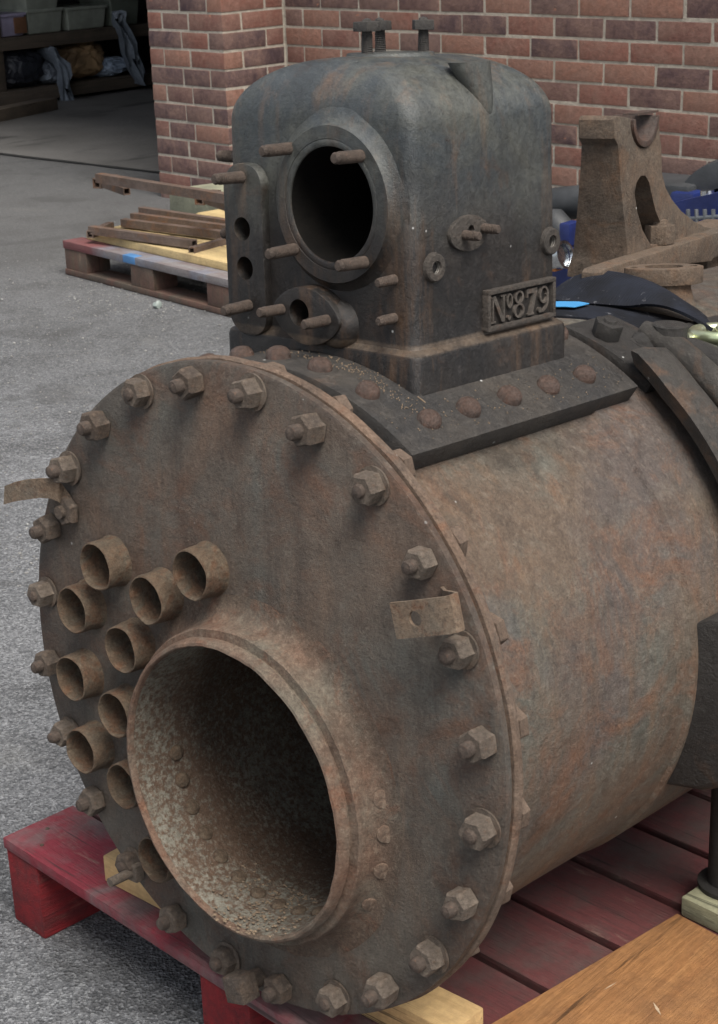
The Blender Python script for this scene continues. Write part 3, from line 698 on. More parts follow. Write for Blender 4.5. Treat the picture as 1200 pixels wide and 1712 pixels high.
def ringL(cy, cz, ry, rz, wy, wz, a0=0, a1=360, h=.0072):
    n = 24; out = []; inn = []
    for k in range(n + 1):
        a = R_(a0 + (a1 - a0) * k / n); out.append((cy + ry * math.cos(a), cz + rz * math.sin(a))); inn.append((cy + (ry - wy) * math.cos(a), cz + (rz - wz) * math.sin(a)))
    b2 = bmesh.new()
    V = [[b2.verts.new((XP + hh, p[0], p[1])) for p in L] for L, hh in ((out, .002), (out, h), (inn, h), (inn, .002))]
    for A_, B_ in zip(V, V[1:]):
        for i in range(n): b2.faces.new((A_[i], A_[i + 1], B_[i + 1], B_[i]))
    for e in (0, n): b2.faces.new([V[q][e] for q in range(4)])
    merge(bm, b2)
def poly(pts, h=.0072): prism(bm, pts, .002, h, Matrix([[0, 0, 1, XP], [1, 0, 0, 0], [0, 1, 0, 0], [0, 0, 0, 1]]))
y = NY0 + .0095; z = LZ; H = LH
poly([(y + .001, z), (y + .0035, z), (y + .0035, z + H), (y + .001, z + H)]); poly([(y + .021, z), (y + .0235, z), (y + .0235, z + H), (y + .021, z + H)])
poly([(y + .0005, z + H), (y + .0065, z + H), (y + .0235, z), (y + .0175, z)], .0075)
poly([(y - .003, z), (y + .0075, z), (y + .0075, z + .002), (y - .003, z + .002)], .0069); poly([(y + .017, z + H - .002), (y + .027, z + H - .002), (y + .027, z + H), (y + .017, z + H)], .0069); poly([(y - .003, z + H - .002), (y + .004, z + H - .002), (y + .004, z + H), (y - .003, z + H)], .0069)
ringL(y + .0335, z + H - .009, .0055, .0088, .0024, .0018)
ringL(y + .0325, z + .0028, .0028, .0028, .0027, .0027)
ringL(y + .0515, z + .0085, .0098, .0088, .0036, .0022); ringL(y + .0515, z + .0245, .0084, .0078, .0032, .0021)
poly([(y + .066, z + H - .0055), (y + .0855, z + H - .0055), (y + .0855, z + H), (y + .066, z + H)]); poly([(y + .0795, z + H - .004), (y + .0855, z + H - .004), (y + .0765, z), (y + .0705, z)], .0074)
poly([(y + .066, z + H - .010), (y + .0685, z + H - .010), (y + .0685, z + H - .004), (y + .066, z + H - .004)], .0070)
poly([(y + .068, z), (y + .080, z), (y + .080, z + .002), (y + .068, z + .002)], .0069)
ringL(y + .0995, z + H - .0105, .0092, .0105, .0034, .0024); ringL(y + .0950, z + .0145, .0138, .0145, .0034, .0026, -100, 32, .0070)
ringL(y + .0915, z + .0035, .0032, .0032, .0030, .0030)
mk('lettering', bm, m_letter, npl, 30)

# ---- castings behind the dome
bm = bmesh.new(); sector(bm, .364, .382, .520, .625, 12, 35, 14, .004); fp = mk('bracket_foot', bm, m_side, boiler, 35)
bm = bmesh.new(); prism(bm, hexpts(.0195), 0, .022, bv=.0018); lathe(bm, [(.009, .022), (.008, .025), (0, .0255)], 14)
o = mk('bracket_bolt', bm, m_side, boiler, 35, rough=.0008); a = R_(19.5); u = Vector((math.sin(a), 0, math.cos(a))); o.matrix_local = frame(Vector((0, .548, 0)) + u * .381, u) @ Matrix.Rotation(.3, 4, 'Z')
bm = bmesh.new(); sector(bm, .364,   .384, .575, .86, 22, 100, 40, .006); mk('side_casting', bm, m_side, boiler, 45)
bm = bmesh.new()                              # curved rib, its front lip pointed
n = 34; b2 = bmesh.new(); rows = []
for i in range(n + 1):
    a = R_(28.5 + 75 * i / n); sn, cs = math.sin(a), math.cos(a); q = min(1, i / 5)
    pr = [(.392, .500), (.412, .492), (.4155, .500), (.414, .535), (.409, .556), (.402, .57), (.392, .575)]
    if i == 0: pr = [(.400 + (r - .400) * .3, .51 + (yy - .51) * .5) for r, yy in pr]
    rows.append([b2.verts.new((r * sn, yy + .012 * (1 - q), r * cs)) for r, yy in pr])
for a_, b_ in zip(rows, rows[1:]):
    for k in range(7): b2.faces.new((a_[k], a_[(k + 1) % 7], b_[(k + 1) % 7], b_[k]))
b2.faces.new(rows[0]); b2.faces.new(rows[-1][::-1]); merge(bm, b2); mk('curved_rib', bm, m_rib, boiler, 50)
bm = bmesh.new()
def cy(r, a, y): a = R_(a); return Vector((r * math.sin(a), y, r * math.cos(a)))
tube(bm, [cy(.392, a, .606 + .0006 * (a - 24)) for a in range(22, 104, 4)], [.012] + [.020] * 20, 14)
mk('back_rib', bm, m_rib, boiler, 60)
BC = ub(1120, 541, (0, 1, 0), (0, .617, 0))
bm = bmesh.new(); lathe(bm, [(.062, -.075), (.045, -.052), (.033, -.036), (.0275, -.027), (.0238, -.023), (.0232, -.002), (.0215, 0), (.012, .0002), (0, -.0004)], 40, frame(BC, (.05, 0, 1))); mk('round_boss', bm, m_side, boiler, 35)
bm = bmesh.new(); ar = [BC + Vector((0, .0, -.050)), ub(1155, 597, (0, 1, 0), (0, .635, 0)), ub(1200, 612, (0, 1, 0), (0, .66, 0)), ub(1250, 640, (0, 1, 0), (0, .68, 0)), ub(1300, 690, (0, 1, 0), (0, .70, 0))]
tube(bm, ar, [.030, .026, .025, .026, .028], 20); mk('boss_arm', bm, m_side, boiler, 60)
bm = bmesh.new(); al = [ub(1054, 577, (0, 1, 0), (0, .585, 0)), ub(1062, 574, (0, 1, 0), (0, .588, 0)), ub(1080, 577, (0, 1, 0), (0, .60, 0)), BC + Vector((0, 0, -.046))]
tube(bm, al, [.006, .015, .021, .026], 20); mk('arm_fillet', bm, m_side, boiler, 60)
# lug on the side
bm = bmesh.new(); b2 = bmesh.new()
secs = [(.335, 0), (.40, .004), (.47, .012)]
L = []
for yv, dx in ((.415, 0), (.43, .012), (.56, .02), (.58, .012)):
    L.append([(.31, yv, -.172), (.375 + dx * .4, yv, -.160 - dx * .3), (.430 + dx, yv, -.13), (.475 + dx, yv, -.05), (.47 + dx, yv, .045), (.44 + dx, yv, .068 + dx * .3), (.38, yv, .066), (.335, yv, .045), (.30, yv, -.02)])
loft(bm, L); bevel(bm, bm.edges[:], .006, 2); mk('side_lug', bm, m_side, boiler, 50)
# bearing pedestal standing on the barrel
pd = Vector((-.2, .98, 0)).normalized(); pn = Vector((pd.y, -pd.x, 0))
PM = Matrix([[pd.x, 0, pn.x, -.02], [pd.y, 0, pn.y, .78], [0, 1, 0, 0], [0, 0, 0, 1]])    # local x along, y up, z towards the viewer's side
out = [(.112, .37), (.118, .405), (.098, .470), (.085, .515), (.072, .575), (.058, .585), (.056, .612), (.062, .618)]
out += [(.117, .611)]
for k in range(1, 12): a = R_(180 + 180 * k / 12); out.append((.1685 + .0515 * math.cos(a), .609 + .045 * math.sin(a)))
out += [(.220, .607), (.228, .598), (.232, .578), (.240, .560), (.246, .518), (.262, .495), (.290, .474), (.33, .452), (.385, .430), (.44, .413), (.52, .398), (.52, .37)]
bm = bmesh.new(); prism(bm, out, -.088, -.03, PM, bv=.0035); PI_ = PM.inverted()
bmesh.ops.subdivide_edges(bm, edges=[e for e in bm.edges if (PI_ @ e.verts[0].co).z < -.07 and (PI_ @ e.verts[1].co).z < -.07 and e.calc_length() > .03], cuts=3)
for v in bm.verts:
    l_ = PI_ @ v.co
    if l_.z < -.07: l_.z -= .042 * max(0, min(1, (.60 - l_.y) / .22)) ** 1.4; v.co = PM @ l_
pe = mk('bearing_pedestal', bm, m_cast, boiler, 35)
sl = [(.135, .500), (.143, .515), (.158, .523), (.176, .522), (.192, .510), (.205, .488), (.222, .462), (.25, .435), (.29, .412), (.25, .410), (.205, .412), (.170, .440), (.148, .470)]
cut(pe, [lambda b: prism(b, sl, -.12, 0, PM)])
bm = bmesh.new(); prism(bm, [(-.04, .405), (-.03, .410), (.62, .405), (.62, .372), (.41, .366), (.40, .362), (.30, .372), (-.04, .383)], -.036, -.002, PM, bv=.003); prism(bm, [(.14, .405), (.61, .404), (.61, .372), (.14, .375)], -.092, -.036, PM, bv=.002)
box(bm, (.43, .33, -.12), (.56, .373, -.02), .003, mtx=PM); box(bm, (.06, .33, -.085), (.24, .383, -.006), .003, mtx=PM)
mk('pedestal_base', bm, m_cast, pe, 35)
bm = bmesh.new(); ro = []
for k in range(17): a = R_(180 + 180 * k / 16); ro.append((.1685 + .0505 * math.cos(a), .609 + .0440 * math.sin(a)))
ri = [(.1685 + (x - .1685) * .82, .609 + (y_ - .609) * .80) for x, y_ in ro][::-1]
prism(bm, ro + ri, -.10, -.0265, PM, bv=.001); box(bm, (.155, .612, -.060), (.235, .6150, -.035), mtx=PM); mk('bearing_shell', bm, m_rivet, pe, 35)
bm = bmesh.new(); prism(bm, hexpts(.024), 0, .030, bv=.002); lathe(bm, [(.013, .03), (.012, .037), (.006, .039), (0, .0395)], 16)
o = mk('pedestal_nut', bm, m_cast, pe, 35); p = PM @ Vector((.252, .4085, -.035)); o.matrix_local = frame(p, (0, 0, 1)) @ Matrix.Rotation(.5, 4, 'Z')
# oval valve flange
bm = bmesh.new(); c0 = Vector((.046, .805, 0)); ax = Vector((.72, .69, 0)); ay = Vector((-.69, .72, 0)); VM = Matrix([[ax.x, ay.x, 0, c0.x], [ax.y, ay.y, 0, c0.y], [0, 0, 1, 0], [0, 0, 0, 1]])
pts = []
for k in range(36):
    t = 2 * math.pi * k / 36; pts.append((.057 * math.copysign(abs(math.cos(t)) ** .85, math.cos(t)), .031 * math.copysign(abs(math.sin(t)) ** 1.2, math.sin(t)) * (1.0)))
prism(bm, pts, .388, .412, VM, bv=.002); vf = mk('valve_flange', bm, m_cast, boiler, 35)
cut(vf, [lambda b: lathe(b, [(0, .05), (1.0, .05), (1.0, -.05), (0, -.05)], 28, VM @ Matrix.Translation((0, 0, .415)) @ Matrix.Diagonal((.028, .0165, .4, 1))),
         lambda b: lathe(b, [(0, .05), (.0055, .05), (.0055, -.05), (0, -.05)], 12, VM @ Matrix.Translation((.043, 0, .41))), lambda b: lathe(b, [(0, .05), (.0055, .05), (.0055, -.05), (0, -.05)], 12, VM @ Matrix.Translation((-.043, 0, .41)))])
bm = bmesh.new(); lathe(bm, [(1.25, .35), (1.1, .366), (1, .38), (.98, .389)], 28, VM @ Matrix.Diagonal((.040, .026, 1, 1))); mk('valve_neck', bm, m_cast, vf, 50)

# ------------------------------------------------------------------ red pallet and what lies on it
ZD = .144
pa = -R_(4.34)
red = empty('red_pallet', (-.568, .027, 0), pa); tag(red, 'low wooden pallet painted red, partly faded pink, carrying the boiler', 'pallet')
rp_ = random.Random(2)
PL, PWD = 1.22, 1.25
bm = bmesh.new(); box(bm, (0, .0, ZD - .018), (PL, .128, ZD), .0022); b2 = bm
mk('deck_board', bm, m_red, red, 30, rough=.0007)
y = .134
k = 0
while y < PWD - .1:
    bm = bmesh.new(); wd = .119 + rp_.uniform(-.002, .002); dz = rp_.uniform(-.0015, .001)
    box(bm, (.004 + rp_.uniform(0, .006), y, ZD - .018 + dz), (PL - rp_.uniform(0, .006), y + wd, ZD + dz - .0005), .002); mk('deck_board', bm, m_reddeck, red, 30, rough=.0007); y += wd + .0145; k += 1
for x0, x1 in ((.002, .082), (.46, .56), (1.12, 1.21)):
    bm = bmesh.new(); box(bm, (x0, .003, .0), (x1, PWD - .05, ZD - .0182), .003); mk('bearer', bm, m_redy, red, 30, rough=.001)
bm = bmesh.new()
for k in range(10):
    for x in (.03, .06, .5, .53): bmesh.ops.create_cone(bm, cap_ends=True, segments=8, radius1=.0035, radius2=.003, depth=.002, matrix=Matrix.Translation((x + rp_.uniform(-.01, .01), .04 + .134 * k + rp_.uniform(-.02, .02), ZD + .0006)))
mk('nail_head', bm, m_stud, red)
bm = bmesh.new(); box(bm, (-.353, .044, ZD + .0012), (.276, .106, ZD + .043), .0025)
bt = mk('pine_batten', bm, m_pine, None, 30, rough=.0007); tag(bt, 'new yellow pine batten wedged under the front of the boiler', 'timber')
# plywood
e0 = uw(820, 1712, (0, 0, 1), (0, 0, ZD + .014)); e1 = uw(1132, 1527, (0, 0, 1), (0, 0, ZD + .014)); e2 = uw(1200, 1562, (0, 0, 1), (0, 0, ZD + .014))
dy_ = (e0 - e1).normalized(); dx_ = Vector((-dy_.y, dy_.x, 0));
bm = bmesh.new(); PMx = Matrix([[dx_.x, -dy_.x, 0, e1.x], [dx_.y, -dy_.y, 0, e1.y], [0, 0, 1, 0], [0, 0, 0, 1]])
box(bm, (0, -.47, ZD + .002), (.36, 0, ZD + .014), .0012, mtx=PMx)
scf = random.Random(4); b3 = bmesh.new()
for k in range(7):
    a_ = scf.uniform(.02, .33); b_ = scf.uniform(-.42, -.03); L_ = scf.uniform(.006, .016); t_a = scf.uniform(0, 3.1)
    p_ = Vector((a_, b_, ZD + .0143)); d_2 = Vector((math.cos(t_a), math.sin(t_a), 0)) * L_; w_2 = Vector((-math.sin(t_a), math.cos(t_a), 0)) * scf.uniform(.0006, .0022)
    vv = [b3.verts.new(q_) for q_ in (p_ - d_2, p_ + w_2, p_ + d_2, p_ - w_2)]; b3.faces.new(vv)
b3.transform(PMx); po_ = b3
py_ = mk('plywood_sheet', bm, m_ply, None, 30); tag(py_, 'scuffed orange brown plywood sheet lying on the red pallet', 'plywood')
mk('paint_scuff', b3, plain('pale paint scuff', (.36, .27, .18), rough=.8), py_, 0)['kind'] = 'stuff'
# block and post
q0 = uw(1139, 1499, (0, 0, 1), (0, 0, ZD + .03)); q1 = uw(1195, 1462, (0, 0, 1), (0, 0, ZD + .03)); dq = (q1 - q0).normalized(); dn = Vector((dq.y, -dq.x, 0))
BMx = Matrix([[dn.x, dq.x, 0, q0.x], [dn.y, dq.y, 0, q0.y], [0, 0, 1, 0], [0, 0, 0, 1]])
bm = bmesh.new(); box(bm, (0, 0, ZD + .001), (.16, (q1 - q0).length + .01, ZD + .030), .002, mtx=BMx)
bl = mk('timber_block', bm, m_green, None, 30, rough=.0008); tag(bl, 'pale greenish timber block under the dark steel post', 'timber')
bm = bmesh.new(); pc = uw(1218, 1480, (0, 0, 1), (0, 0, ZD + .03))
lathe(bm, [(.042, ZD + .0308), (.042, ZD + .037), (.029, ZD + .039), (.0285, .2), (.0285, .40), (0, .40)], 28, Matrix.Translation((pc.x, pc.y, 0)))
po = mk('support_post', bm, m_side, None, 40); tag(po, 'dark round steel post propping the side lug of the boiler', 'prop')
bm = bmesh.new(); box(bm, (-.12, 1.02, ZD + .001), (.30, 1.10, ZD + .02), .002); o = mk('rear_batten', bm, m_pine, None, 30); tag(o, 'short pine batten under the rear of the barrel', 'timber')

# ------------------------------------------------------------------ strap and shackle on the barrel
bm = bmesh.new()
lowN = [(905, 527), (935, 528), (980, 531), (1020, 538), (1060, 549), (1095, 553), (1130, 556), (1165, 560)]
lowF = [(905, 507), (935, 508), (985, 508), (1030, 512), (1070, 519), (1110, 526), (1150, 536), (1188, 545)]
grid(bm, [[uc(*p, .3695) for p in lowN], [(uc(*a_, .3695) + uc(*b_, .3695)) / 2 + Vector((0, 0, .0015)) for a_, b_ in zip(lowN, lowF)], [uc(*p, .3695) for p in lowF]], .0035)
nr = [(921, 497), (935, 502), (955, 504), (985, 507), (1015, 509), (1050, 511), (1080, 508), (1110, 511), (1140, 521), (1168, 535), (1192, 550)]
fr = [(921, 490), (935, 477), (957, 463), (985, 454), (1010, 452), (1045, 457), (1080, 467), (1112, 482), (1145, 503), (1172, 521), (1196, 543)]
st_ = empty('lifting_strap'); st_.matrix_world = BM; tag(st_, 'black webbing strap folded over on top of the barrel', 'strap')
mk('webbing', bm, m_strap, st_, 60)
bm = bmesh.new(); R0 = [ub(*p, (0, 1, 0), (0, .665 + .006 * i, 0)) for i, p in enumerate(nr)]; R1 = [ub(*p, (0, 1, 0), (0, .745 + .003 * i, 0)) for i, p in enumerate(fr)]
def cat(P, m=4):
    o_ = []
    for i in range(len(P) - 1):
        p0, p1, p2, p3 = P[max(i - 1, 0)], P[i], P[i + 1], P[min(i + 2, len(P) - 1)]
        for k in range(m):
            t = k / m; o_.append(.5 * ((2 * p1) + (p2 - p0) * t + (2 * p0 - 5 * p1 + 4 * p2 - p3) * t * t + (3 * p1 - p0 - 3 * p2 + p3) * t ** 3))
    return o_ + [P[-1]]
R0, R1 = cat(R0), cat(R1); LN = len(R0) - 1
rowsS = []
for q_ in range(9):
    t = q_ / 8; rowsS.append([a_.lerp(b_, t) + Vector((0, 0, .007 * math.sin(math.pi * i / LN) * math.sin(math.pi * t))) for i, (a_, b_) in enumerate(zip(R0, R1))])
grid(bm, rowsS, .0045); mk('webbing_loop', bm, m_strap, st_, 60)
bm = bmesh.new(); grid(bm, [[uc(*p, .3745) for p in ((915, 512), (945, 512), (960, 513))], [uc(*p, .3745) for p in ((915, 494), (945, 500), (985, 507))]], .001); mk('label', bm, m_lblue, st_)
sh = empty('shackle'); sh.matrix_world = BM; tag(sh, 'yellow zinc plated steel shackle at the end of the black strap', 'shackle')
C0 = uc(1205, 562, .395); bm = bmesh.new()
tube(bm, [C0 + Vector((.036 * math.cos(R_(a)), .036 * math.sin(R_(a)), .004)) for a in range(90, 385, 15)], .0085, 12); mk('bow', bm, m_zinc, sh, 60)
bm = bmesh.new(); P1 = uc(1146, 566, .385); P2 = uc(1205, 572, .385); tube(bm, [P1, P2], .0085, 12); tube(bm, [P2 + Vector((0, 0, .018)), P2 + Vector((.03, -.03, .01))], .009, 12); mk('pin', bm, m_zinc, sh, 50)
bm = bmesh.new(); tube(bm, [uc(1165, 577, .38), uc(1185, 583, .38), uc(1200, 592, .38)], .0025, 6); mk('cable_tie', bm, plain('yellow green', (.55, .7, .1)), sh)

# ------------------------------------------------------------------ far pallet with steel tube
G0 = (0, 0, 1)
TLp = uw(104, 402, G0, (0, 0, ZD)); TRp = uw(383, 468, G0, (0, 0, ZD)); dx2 = (TRp - TLp).normalized(); ang2 = math.atan2(dx2.y, dx2.x)
fpal = empty('far_pallet', (TLp.x, TLp.y, 0), ang2); tag(fpal, 'weathered pallet with grey blue edge board and yellow deck, behind the boiler', 'pallet')
bm = bmesh.new(); box(bm, (0, 0, .112), (1.75, .10, .144), .003); mk('edge_board', bm, m_greyb, fpal, 30, rough=.002)
for k in range(5):
    bm = bmesh.new(); box(bm, (.055 + .012 * (k % 3), .085 + .19 * k, .145), (1.73 - .02 * (k % 2), .085 + .19 * k + .18, .176 - .002 * (k % 2)), .003); mk('deck_board', bm, m_yel, fpal, 30, rough=.002)
for x0, x1 in ((.003, .17), (.50, .66), (1.02, 1.18), (1.56, 1.73)):
    for y0, y1 in ((.004, .12), (.5, .62), (.92, 1.04)):
        bm = bmesh.new(); box(bm, (x0, y0, .026), (x1, y1, .1115), .004); mk('block', bm, m_brnb, fpal, 30, rough=.002)
for y0 in (.0, .5, .93):
    bm = bmesh.new(); box(bm, (0, y0, .002), (1.74, y0 + .11, .0255), .003); mk('skid', bm, m_brnb, fpal, 30, rough=.002)
bm = bmesh.new(); P = uw(227, 425, G0, (0, 0, .13)); box(bm, (.46, -.0012, .115), (.545, .04, .1445), .001); mk('paint_patch', bm, plain('blue paint', (.07, .2, .42)), fpal, 30)
def sqtube(bm, p, q, w_=.032, th=.004):
    p, q = Vector(p), Vector(q); d = (q - p).normalized(); x = Vector((-d.y, d.x, 0)).normalized(); z = d.cross(x)
    if z.z < 0: z = -z
    b2 = bmesh.new(); R = []
    for P_, s_ in ((p, 1), (q, 1), (q, 0), (p, 0)):
        hw = w_ / 2 - (0 if s_ else th); R.append([b2.verts.new(P_ + x * a * hw + z * b * hw) for a, b in ((-1, -1), (1, -1), (1, 1), (-1, 1))])
    for a, b in ((R[0], R[1]), (R[1], R[2]), (R[2], R[3]), (R[3], R[0])):
        for i in range(4): b2.faces.new((a[i], a[(i + 1) % 4], b[(i + 1) % 4], b[i]))
    return merge(bm, b2)
def fr_at(px, py, z): return uw(px, py, G0, (0, 0, z))
tf = empty('tube_frame', (0, 0, 0)); tag(tf, 'rusty square tube frame lying flat on the yellow pallet deck', 'steel frame')
zt_ = .188
for (a_, b_) in (((152, 384), (325, 408)), ((206, 372), (384, 394)), ((236, 352), (384, 374)), ((222, 362), (384, 383))):
    bm = bmesh.new(); sqtube(bm, fr_at(*a_, zt_ + .012), fr_at(*b_, zt_ + .012)); mk('tube', bm, m_tubest, tf, 30)
bm = bmesh.new(); sqtube(bm, fr_at(320, 420, zt_ - .004), fr_at(400, 397, zt_ - .004), .03); mk('tube', bm, m_tubest, tf, 30)
bm = bmesh.new(); sqtube(bm, fr_at(150, 392, zt_ - .003), fr_at(185, 377, zt_ - .003), .03); mk('tube', bm, m_tubest, tf, 30)
tf.location = (0, 0, 0)
tg = empty('tube_frame'); tag(tg, 'long rusty square tube with short stubs propped above the pallet', 'steel frame')
za = .40
A1 = fr_at(165, 297, za); A2 = fr_at(420, 338, za)
bm = bmesh.new(); sqtube(bm, A1, A2, .036); mk('tube', bm, m_tubest, tg, 30)
for (a_, b_) in (((161, 307), (212, 320)), ((332, 334), (385, 347))):
    P_ = fr_at(*a_, za - .05); bm = bmesh.new(); sqtube(bm, P_, P_ + Vector((-.02, .12, 0)), .042, .005); mk('stub', bm, m_tubest, tg, 30)
    bm = bmesh.new(); sqtube(bm, P_ + Vector((.03, .02, .0)), fr_at(*b_, za - .05), .03); mk('stub_bar', bm, m_tubest, tg, 30)
bm = bmesh.new(); E_ = fr_at(404, 345, za); sqtube(bm, (E_.x, E_.y, .17), (E_.x, E_.y, za - .03), .04); mk('leg', bm, m_tubest, tg, 30)
kb = empty('kerb_block'); tag(kb, 'mossy greenish concrete block leaning at the foot of the brick pier', 'concrete block')
p0 = fr_at(283, 352, .10); p1 = fr_at(420, 385, .10); d = (p1 - p0).normalized(); nn = Vector((-d.y, d.x, 0))
kb.location = (p0.x, p0.y, 0); kb.rotation_euler = (0, 0, math.atan2(d.y, d.x))
bm = bmesh.new(); box(bm, (0, 0, 0), (1.2, .3, .20), .012); mk('concrete', bm, m_conc, kb, 35, rough=.006)
# ------------------------------------------------------------------ things in the shed
XS = -9.6
def sp(px, py, x=XS): return uw(px, py, (1, 0, 0), (x, 0, 0))
rk = empty('shelf_rack', (XS, 6.95, 0)); tag(rk, 'dark timber shelf rack full of tubs and bags inside the shed', 'shelving')
def local(o_, p): return Vector(p) - o_.location
for y0 in (6.86, 9.3):
    for x0 in (XS - .9, XS - .1):
        bm = bmesh.new(); box(bm, (x0 - XS, y0 - 6.95, 0), (x0 + .1 - XS, y0 - 6.95 + .1, 1.6), .004); mk('post', bm, m_dwood, rk, 30)
for z0 in (.12, .52, 1.05):
    bm = bmesh.new(); box(bm, (-.92, -.4, z0 - .05), (0.005, 2.5, z0 + .005), .004); mk('shelf', bm, m_dwood, rk, 30)
    bm = bmesh.new(); box(bm, (0.008, -.4, z0 - .09), (.03, 2.5, z0 + .001), .003); mk('shelf_edge', bm, m_dwood, rk, 30)
bm = bmesh.new(); Pb = fr_at(-10, 207, 0); Pc = fr_at(97, 184, 0); d = (Pc - Pb).normalized(); n_ = Vector((-d.y, d.x, 0))
MB_ = Matrix([[d.x, n_.x, 0, Pb.x], [d.y, n_.y, 0, Pb.y], [0, 0, 1, 0], [0, 0, 0, 1]]); box(bm, (-.8, 0, .003), ((Pc - Pb).length, .16, .09), .008, mtx=MB_)
o = mk('floor_beam', bm, m_dwood, None, 30, rough=.004); tag(o, 'old grey timber beam on the floor in front of the shelf rack', 'timber')
def tub(px0, px1, pyt, pyb, label, mat=m_tubp, zb=None, lid=True, depth=.4, x=XS - .03):
    a = sp(px0, pyb, x); b = sp(px1, pyb, x); t = sp((px0 + px1) / 2, pyt, x); z0 = zb if zb is not None else min(a.z, b.z); h = t.z - z0
    h = max(h, .1)
    r = empty('tub', (x - depth / 2, (a.y + b.y) / 2, z0)); tag(r, label, 'tub', 'plastic tubs on the shelf')
    wy = (b.y - a.y) / 2 * .96; bm = bmesh.new()
    b2 = bmesh.new(); bmesh.ops.create_cube(b2, size=1)
    for v in b2.verts: k = .90 if v.co.z < 0 else 1.0; v.co = Vector((v.co.x * depth * k, v.co.y * 2 * wy * k, (v.co.z + .5) * h * .9))
    bevel(b2, b2.edges[:], .012, 3); merge(bm, b2); mk('body', bm, mat, r, 40)
    bm = bmesh.new(); box(bm, (-depth / 2 - .01, -wy - .01, h * .86), (depth / 2 + .01, wy + .01, h), .006)
    mk('lid', bm, mat, r, 40); return r
zs2 = .527
t1 = tub(3, 44, 22, 50, 'small tub with lilac and brown sides at the left end of the upper shelf', m_lilac, zs2)
bm = bmesh.new(); box(bm, (.2, .0, .02), (.207, .12, .14), .001); mk('label_patch', bm, m_brnp, t1)
tub(46, 108, 14, 46, 'grey white lidded tub in the middle of the upper shelf', zb=zs2)
tub(112, 181, 10, 42, 'grey white lidded tub nearest the hanging plastic on the upper shelf', zb=zs2)
tub(42, 101, -12, 12, 'white tub stacked on top of the middle tub', zb=zs2 + .165)
tub(186, 236, -6, 37, 'tall grey green box on the upper shelf beside the brick pier', mat=plain('grey green plastic', (.16, .18, .15)), zb=zs2)
def blob(name, pts, label, cat, mat, amp=.05, seed=0, x=XS, dx=.25, flat=1.0, cuts=3, group=None):
    """a crumpled bag: rough ellipsoid filling a picture-sized patch on the shelf"""
    (x0, y0), (x1, y1) = pts; a = sp(x0, y1, x); b = sp(x1, y0, x); c = (a + b) / 2; bm = bmesh.new()
    bmesh.ops.create_icosphere(bm, subdivisions=5, radius=1)
    hy, hz = abs(b.y - a.y) / 2, abs(b.z - a.z) / 2
    for v in bm.verts:
        p = v.co.copy(); m = 0
        k = mnoise.noise(p * 1.3 + Vector((seed, 0, 0))) * .30 + (abs(mnoise.noise(p * 2.8 + Vector((0, seed, 0)))) - .25) * .45 + (abs(mnoise.noise(p * 7 + Vector((0, seed, 3)))) - .25) * .18
        k2 = 1 + k * amp * 10 * .3
        q = Vector([math.copysign(abs(t) ** .75, t) for t in p]) * k2
        v.co = Vector((q.x * dx, q.y * hy, max(q.z, -.96) * hz))
    o = mk(name, bm, mat, None, 28); o.location = (x - dx, c.y, c.z); tag(o, label, cat, group); return o
def clampz(o, z):                            # let the bag rest on its shelf
    zmin = min(v.co.z for v in o.data.vertices) + o.location.z; o.location.z += z - zmin; return o
clampz(blob('paper_sack', ((100, 52), (187, 130)), 'crumpled brown paper sack on the lower shelf', 'sack', m_kraft, .12, 3), .127)
clampz(blob('black_bag', ((12, 62), (82, 140)), 'black plastic bag slumped at the left of the lower shelf', 'bag', m_bagd, .12, 8), .127)
clampz(blob('white_bag', ((174, 92), (226, 132)), 'pale blue plastic bag on the lower shelf by the brick pier', 'bag', m_bagw, .12, 12), .127)
clampz(blob('grey_bag', ((78, 85), (112, 132)), 'grey plastic bag between the black bag and the paper sack', 'bag', m_bagb, .12, 17), .127)
def drape(px, wpx, label, mat, seed, x=XS + .06):
    bm = bmesh.new(); rows = []
    rr = random.Random(seed)
    for i, (cx, cy_) in enumerate(px):
        c = sp(cx, cy_, x); wv = wpx[i] / 214.; row = []
        for k in range(9):
            t = k / 8 - .5; row.append(c + Vector((.05 * math.sin(k * 2.1 + i * .5) + .03 * mnoise.noise(Vector((k, i * .6, seed))), t * wv, .02 * math.sin(k * 1.3 + i))))
        rows.append(row)
    grid(bm, rows, .006); o = mk('plastic_sheet', bm, mat, None, 50); tag(o, label, 'plastic sheet'); return o
drape([(84, 82), (92, 92), (98, 105), (102, 120), (104, 135), (108, 150), (112, 165), (113, 180)], [14, 16, 16, 14, 16, 20, 24, 20], 'long grey plastic sheet trailing down from the lower shelf to the floor', m_bagb, 4)
drape([(197, 21), (197, 35), (204, 50), (212, 68), (216, 85), (222, 100), (226, 118), (229, 136)], [24, 26, 28, 34, 38, 30, 26, 10], 'grey plastic sheet hanging from the upper shelf next to the brick pier', m_bagb, 9)

# ------------------------------------------------------------------ blue machine behind
YM_ = 3.1
def mp(px, py, y=YM_): return uw(px, py, (0, 1, 0), (0, y, 0))
mc = empty('blue_trolley', (mp(940, 440).x, YM_, 0)); tag(mc, 'navy blue wheeled machine with chrome ram standing behind the boiler by the wall', 'machine')
ml = mc.location
def bxw(name, c0, c1, y0, y1, mat, bv=.006, z0=None):
    a = mp(*c0, (y0 + y1) / 2); b = mp(*c1, (y0 + y1) / 2); bm = bmesh.new()
    box(bm, (min(a.x, b.x) - ml.x, y0 - ml.y, (min(a.z, b.z) if z0 is None else z0)), (max(a.x, b.x) - ml.x, y1 - ml.y, max(a.z, b.z)), bv); return mk(name, bm, mat, mc, 35)
bxw('frame_panel', (890, 403), (975, 470), YM_, YM_ + .10, m_navy, z0=.10)
bxw('upright', (945, 370), (962, 410), YM_ + .01, YM_ + .08, m_navy)
